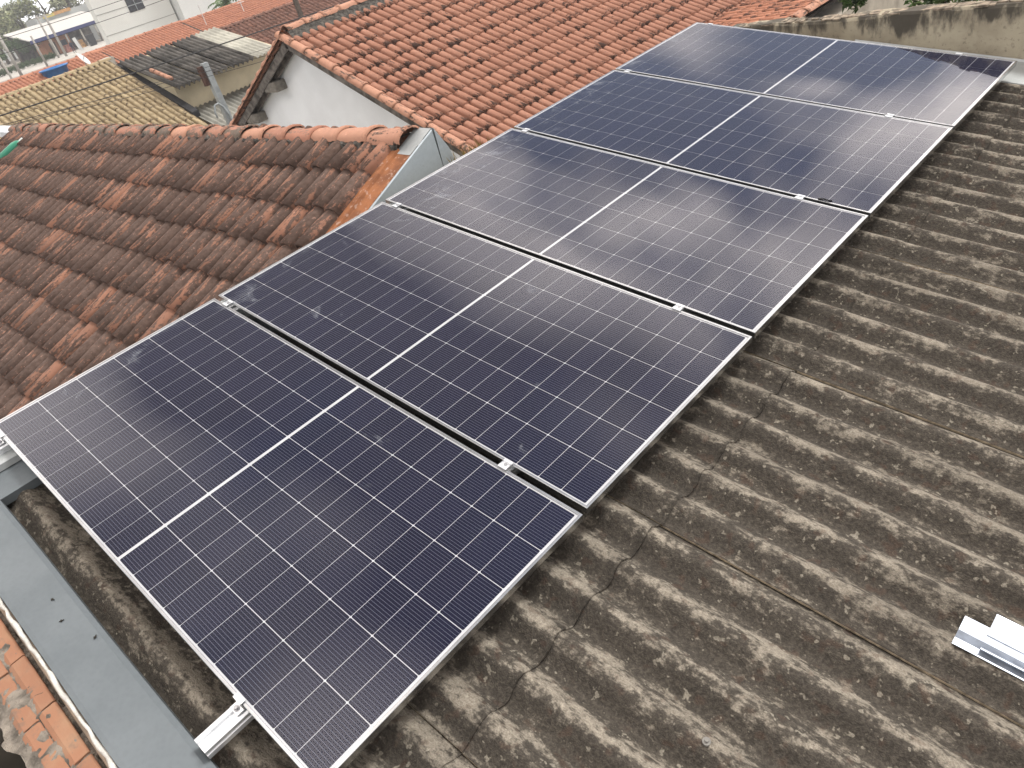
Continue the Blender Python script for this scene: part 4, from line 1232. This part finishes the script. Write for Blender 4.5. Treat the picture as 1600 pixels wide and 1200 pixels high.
# trees and hedge at far left
tl = [(-172, 44, 8.5, 4.2, LEAF_OLIVE, "pale olive tree at the far left edge behind the white house"), (-176, 50.5, 7.8, 4.0, LEAF_PALE, "hazy pale tree top just right of the sky gap"),
      (-172, 54.5, 9.5, 4.4, LEAF_OLIVE, "tall olive tree behind the yellow sign"), (-170, 58.5, 9.0, 4.0, LEAF_PALE, "hazy tree behind the orange sign"),
      (-174, 63.5, 8.6, 4.4, LEAF_OLIVE, "olive tree crown above the shop's grey wall"), (-168, 68, 8.2, 4.2, LEAF_PALE, "pale tree crown beside the large grey building"), (-180, 47.5, 6.4, 4.2, LEAF_PALE, "low pale tree between the far white house and the poles")]
for i, (x, y, h, s_, mt_, lab) in enumerate(tl):
    tree((x, y, -4.4), h * 1.25, s_ * 1.25, mt_, lab, 40 + i, 0.8, 2200, "trees along the far skyline", 0.25)
tree((-139.5, 34.8, -4.4), 3.6, 2.2, LEAF_DARK, "dark green street tree at the left edge, trunk showing", 61, 0.35, 1100, "small dark trees by the hedge", 0.55)
tree((-143.0, 38.6, -4.4), 3.8, 2.4, LEAF_DARK, "dark green flat topped tree in front of the white house", 62, 0.35, 1200, "small dark trees by the hedge", 0.55)
tree((-143.5, 41.2, -4.4), 3.4, 1.9, LEAF_DARK, "dark green tree left of the small orange house", 63, 0.35, 900, "small dark trees by the hedge", 0.5)
hd = tag(empty("hedge", (-134, 36.4, -4.4)), "dark green clipped hedge beyond the orange roof at left", "hedge")
leaves("foliage", [((0.3 * k_ * 0.2, -4.2 + 0.9 * k_, 0.55), (0.7, 0.7, 0.6)) for k_ in range(10)], 2600, 0.26, LEAF_DARK, hd, 77)
MB().tube([(0, -4, 0), (0, -2, 0.5), (0, 0, 0.45), (0, 2, 0.5), (0, 4, 0.2)], 0.05, 5).build("stem", BARK, hd)
# palm and bush by the white building
pm = tag(empty("palm", (-52.0, 28.6, -4.4)), "small palm in front of the white building", "palm")
MB().tube([(0, 0, 0), (0.05, 0, 1.5), (0.0, 0.05, 3.2)], [0.14, 0.11, 0.09], 8).build("trunk", BARK, pm, smooth=True)
V_, F_, Rn_ = [], [], []
rn = random.Random(9)
for k_ in range(16):
    a = 6.28 * k_ / 16 + rn.uniform(-.2, .2); el = rn.uniform(0.3, 1.2); ln2 = rn.uniform(0.9, 1.4)
    prev = Vector((0, 0, 3.2)); d = Vector((math.cos(a) * math.cos(el), math.sin(a) * math.cos(el), math.sin(el)))
    sd_ = Vector((-math.sin(a), math.cos(a), 0))
    for j in range(7):
        nx = prev + d * ln2 / 7; d = (d + Vector((0, 0, -0.22))).normalized()
        for sg in (-1, 1):
            b = len(V_); w = 0.34 * math.sin((j + 1) / 8 * 3.14) + 0.05
            V_ += [tuple(prev), tuple(nx), tuple(nx + sd_ * sg * w - Vector((0, 0, 0.12)) + d * 0.1)]; F_.append((b, b+1, b+2)); Rn_ += [rn.random()] * 3
        prev = nx
mep = bpy.data.meshes.new("fronds"); mep.from_pydata(V_, [], F_); mep.attributes.new("rnd", "FLOAT", "POINT").data.foreach_set("value", Rn_)
mep.materials.append(LEAF_DARK); obj("fronds", mep, pm)
tree((-53.0, 32.3, -4.4), 4.3, 1.6, LEAF_DARK, "dark green bushy tree right of the palm", 81, 0.22, 1500, None, 0.55)
tree((-50.5, 27.2, -4.4), 3.3, 0.7, LEAF_OLIVE, "small shrub at the foot of the palm", 82, 0.2, 300, None, 0.6)

# poles
POLE = simple("concrete_pole", (0.34, 0.32, 0.29), 0.9, var=0.1, scale=1)
def pole(loc, h, r, lab, arms=0, mat=POLE, lean=0.0):
    p = tag(empty("utility_pole", loc, (lean, 0, 0)), lab, "pole", "poles at the upper left")
    MB().tube([(0, 0, 0), (0, 0, h)], [r * 1.25, r], 8).build("shaft", mat, p, smooth=True)
    for a in range(arms):
        MB().box((-0.08, -1.0, h - 0.35 - 0.55 * a), (0.08, 1.0, h - 0.22 - 0.55 * a)).build("crossarm", mat, p)
    return p
pole((-130, 41.2, -4.4), 5.9, 0.16, "tall dark utility pole with a crossarm in front of the shop", 1)
pole((-133, 41.0, -4.4), 6.0, 0.13, "slimmer pale pole just left of the tall dark one", 1)
pole((-118, 34.6, -4.4), 4.0, 0.12, "thin pale pole rising from the end of the hedge")
pole((-120, 31.6, -4.4), 5.2, 0.17, "grey pole standing in front of the flat topped tree")
pole((-70, 18.0, -4.4), 4.1, 0.08, "thin grey pole at the left edge above the orange roof")
def thin_mast(x, y, z0, z1, lab, r=0.03, mat=GREYM):
    o = tag(empty("roof_mast", (x, y, z0)), lab, "mast", "thin masts on the roofs")
    MB().tube([(0, 0, 0), (0, 0, z1 - z0)], r, 6).build("shaft", mat, o)
    MB().tube([(0, -0.25, z1 - z0 - 0.05), (0, 0.25, z1 - z0 - 0.05)], r * 0.6, 5).build("crossbar", mat, o)
thin_mast(-45, 26.0, -3.0, -0.95, "thin white mast in front of the long orange roof", 0.03, DISH)
thin_mast(-43, 25.6, -3.1, -2.0, "short thin mast over the brown tile roof", 0.02)
thin_mast(-45, 23.3, -1.6, -0.4, "thin white rod on the orange roof left of the palm", 0.025, DISH)
wp = tag(empty("timber_post", (-31, 21.2, -4.4)), "dark timber post rising over the brown tile roof", "post")
MB().box((-0.09, -0.09, 0), (0.09, 0.09, 4.0)).build("shaft", simple("dark_timber", (0.10, 0.08, 0.065), 0.9, scale=8), wp)
MB().box((-0.05, -0.3, 3.7), (0.05, 0.3, 3.8)).build("crossbar", GREYWOOD, wp)

# overhead cables
WIRE = simple("cable_black", (0.02, 0.02, 0.022), 0.6)
def cable(a, b, sag, r, lab):
    a, b = Vector(a), Vector(b); pts = []
    for i in range(25):
        t = i / 24; p = a.lerp(b, t); p.z -= sag * 4 * t * (1 - t); pts.append(p)
    c0 = a
    o = MB().tube([p - c0 for p in pts], r, 6).build("overhead_cable", WIRE, loc=c0)
    tag(o, lab, "cable", "overhead cables at the upper left")
cable((-18, 1.0, -0.10), (-18, 22.0, -0.70), 0.10, 0.017, "thick black cable crossing the beige roof and dark shed roof")
cable((-18.2, 2.0, -0.15), (-18.2, 16.0, -1.55), 0.18, 0.007, "thin cable running down across the beige tiles to the shed wall")
cable((-18.3, 3.0, -0.40), (-18.3, 17.0, -1.20), 0.10, 0.006, "thin cable over the eaves of the dark shed roof")
cable((-19, 2.0, -0.25), (-19, 18.0, -1.75), 0.05, 0.008, "lowest dark cable in front of the beige shed wall")
cable((-60, 8.0, 0.1), (-60, 42.0, 0.7), 0.4, 0.02, "far thin cable crossing the large grey building, lower")
cable((-60, 8.0, 0.9), (-60, 42.0, 1.6), 0.4, 0.02, "far thin cable crossing the large grey building, upper")

# thin haze over the town
hz_m = bpy.data.materials.new("haze"); hz_m.use_nodes = True
hz_m.node_tree.nodes.clear()
ho = hz_m.node_tree.nodes.new("ShaderNodeOutputMaterial")
hv = hz_m.node_tree.nodes.new("ShaderNodeVolumePrincipled")
hv.inputs["Color"].default_value = (0.92, 0.94, 0.97, 1)
hv.inputs["Density"].default_value = 0.0010
hz_m.node_tree.links.new(hv.outputs[0], ho.inputs["Volume"])
tag(MB().box((-230, -60, -5.6), (40, 110, 7.0)).build("haze", hz_m), "thin pale haze over the distant roofs and trees", "haze", kind="stuff")
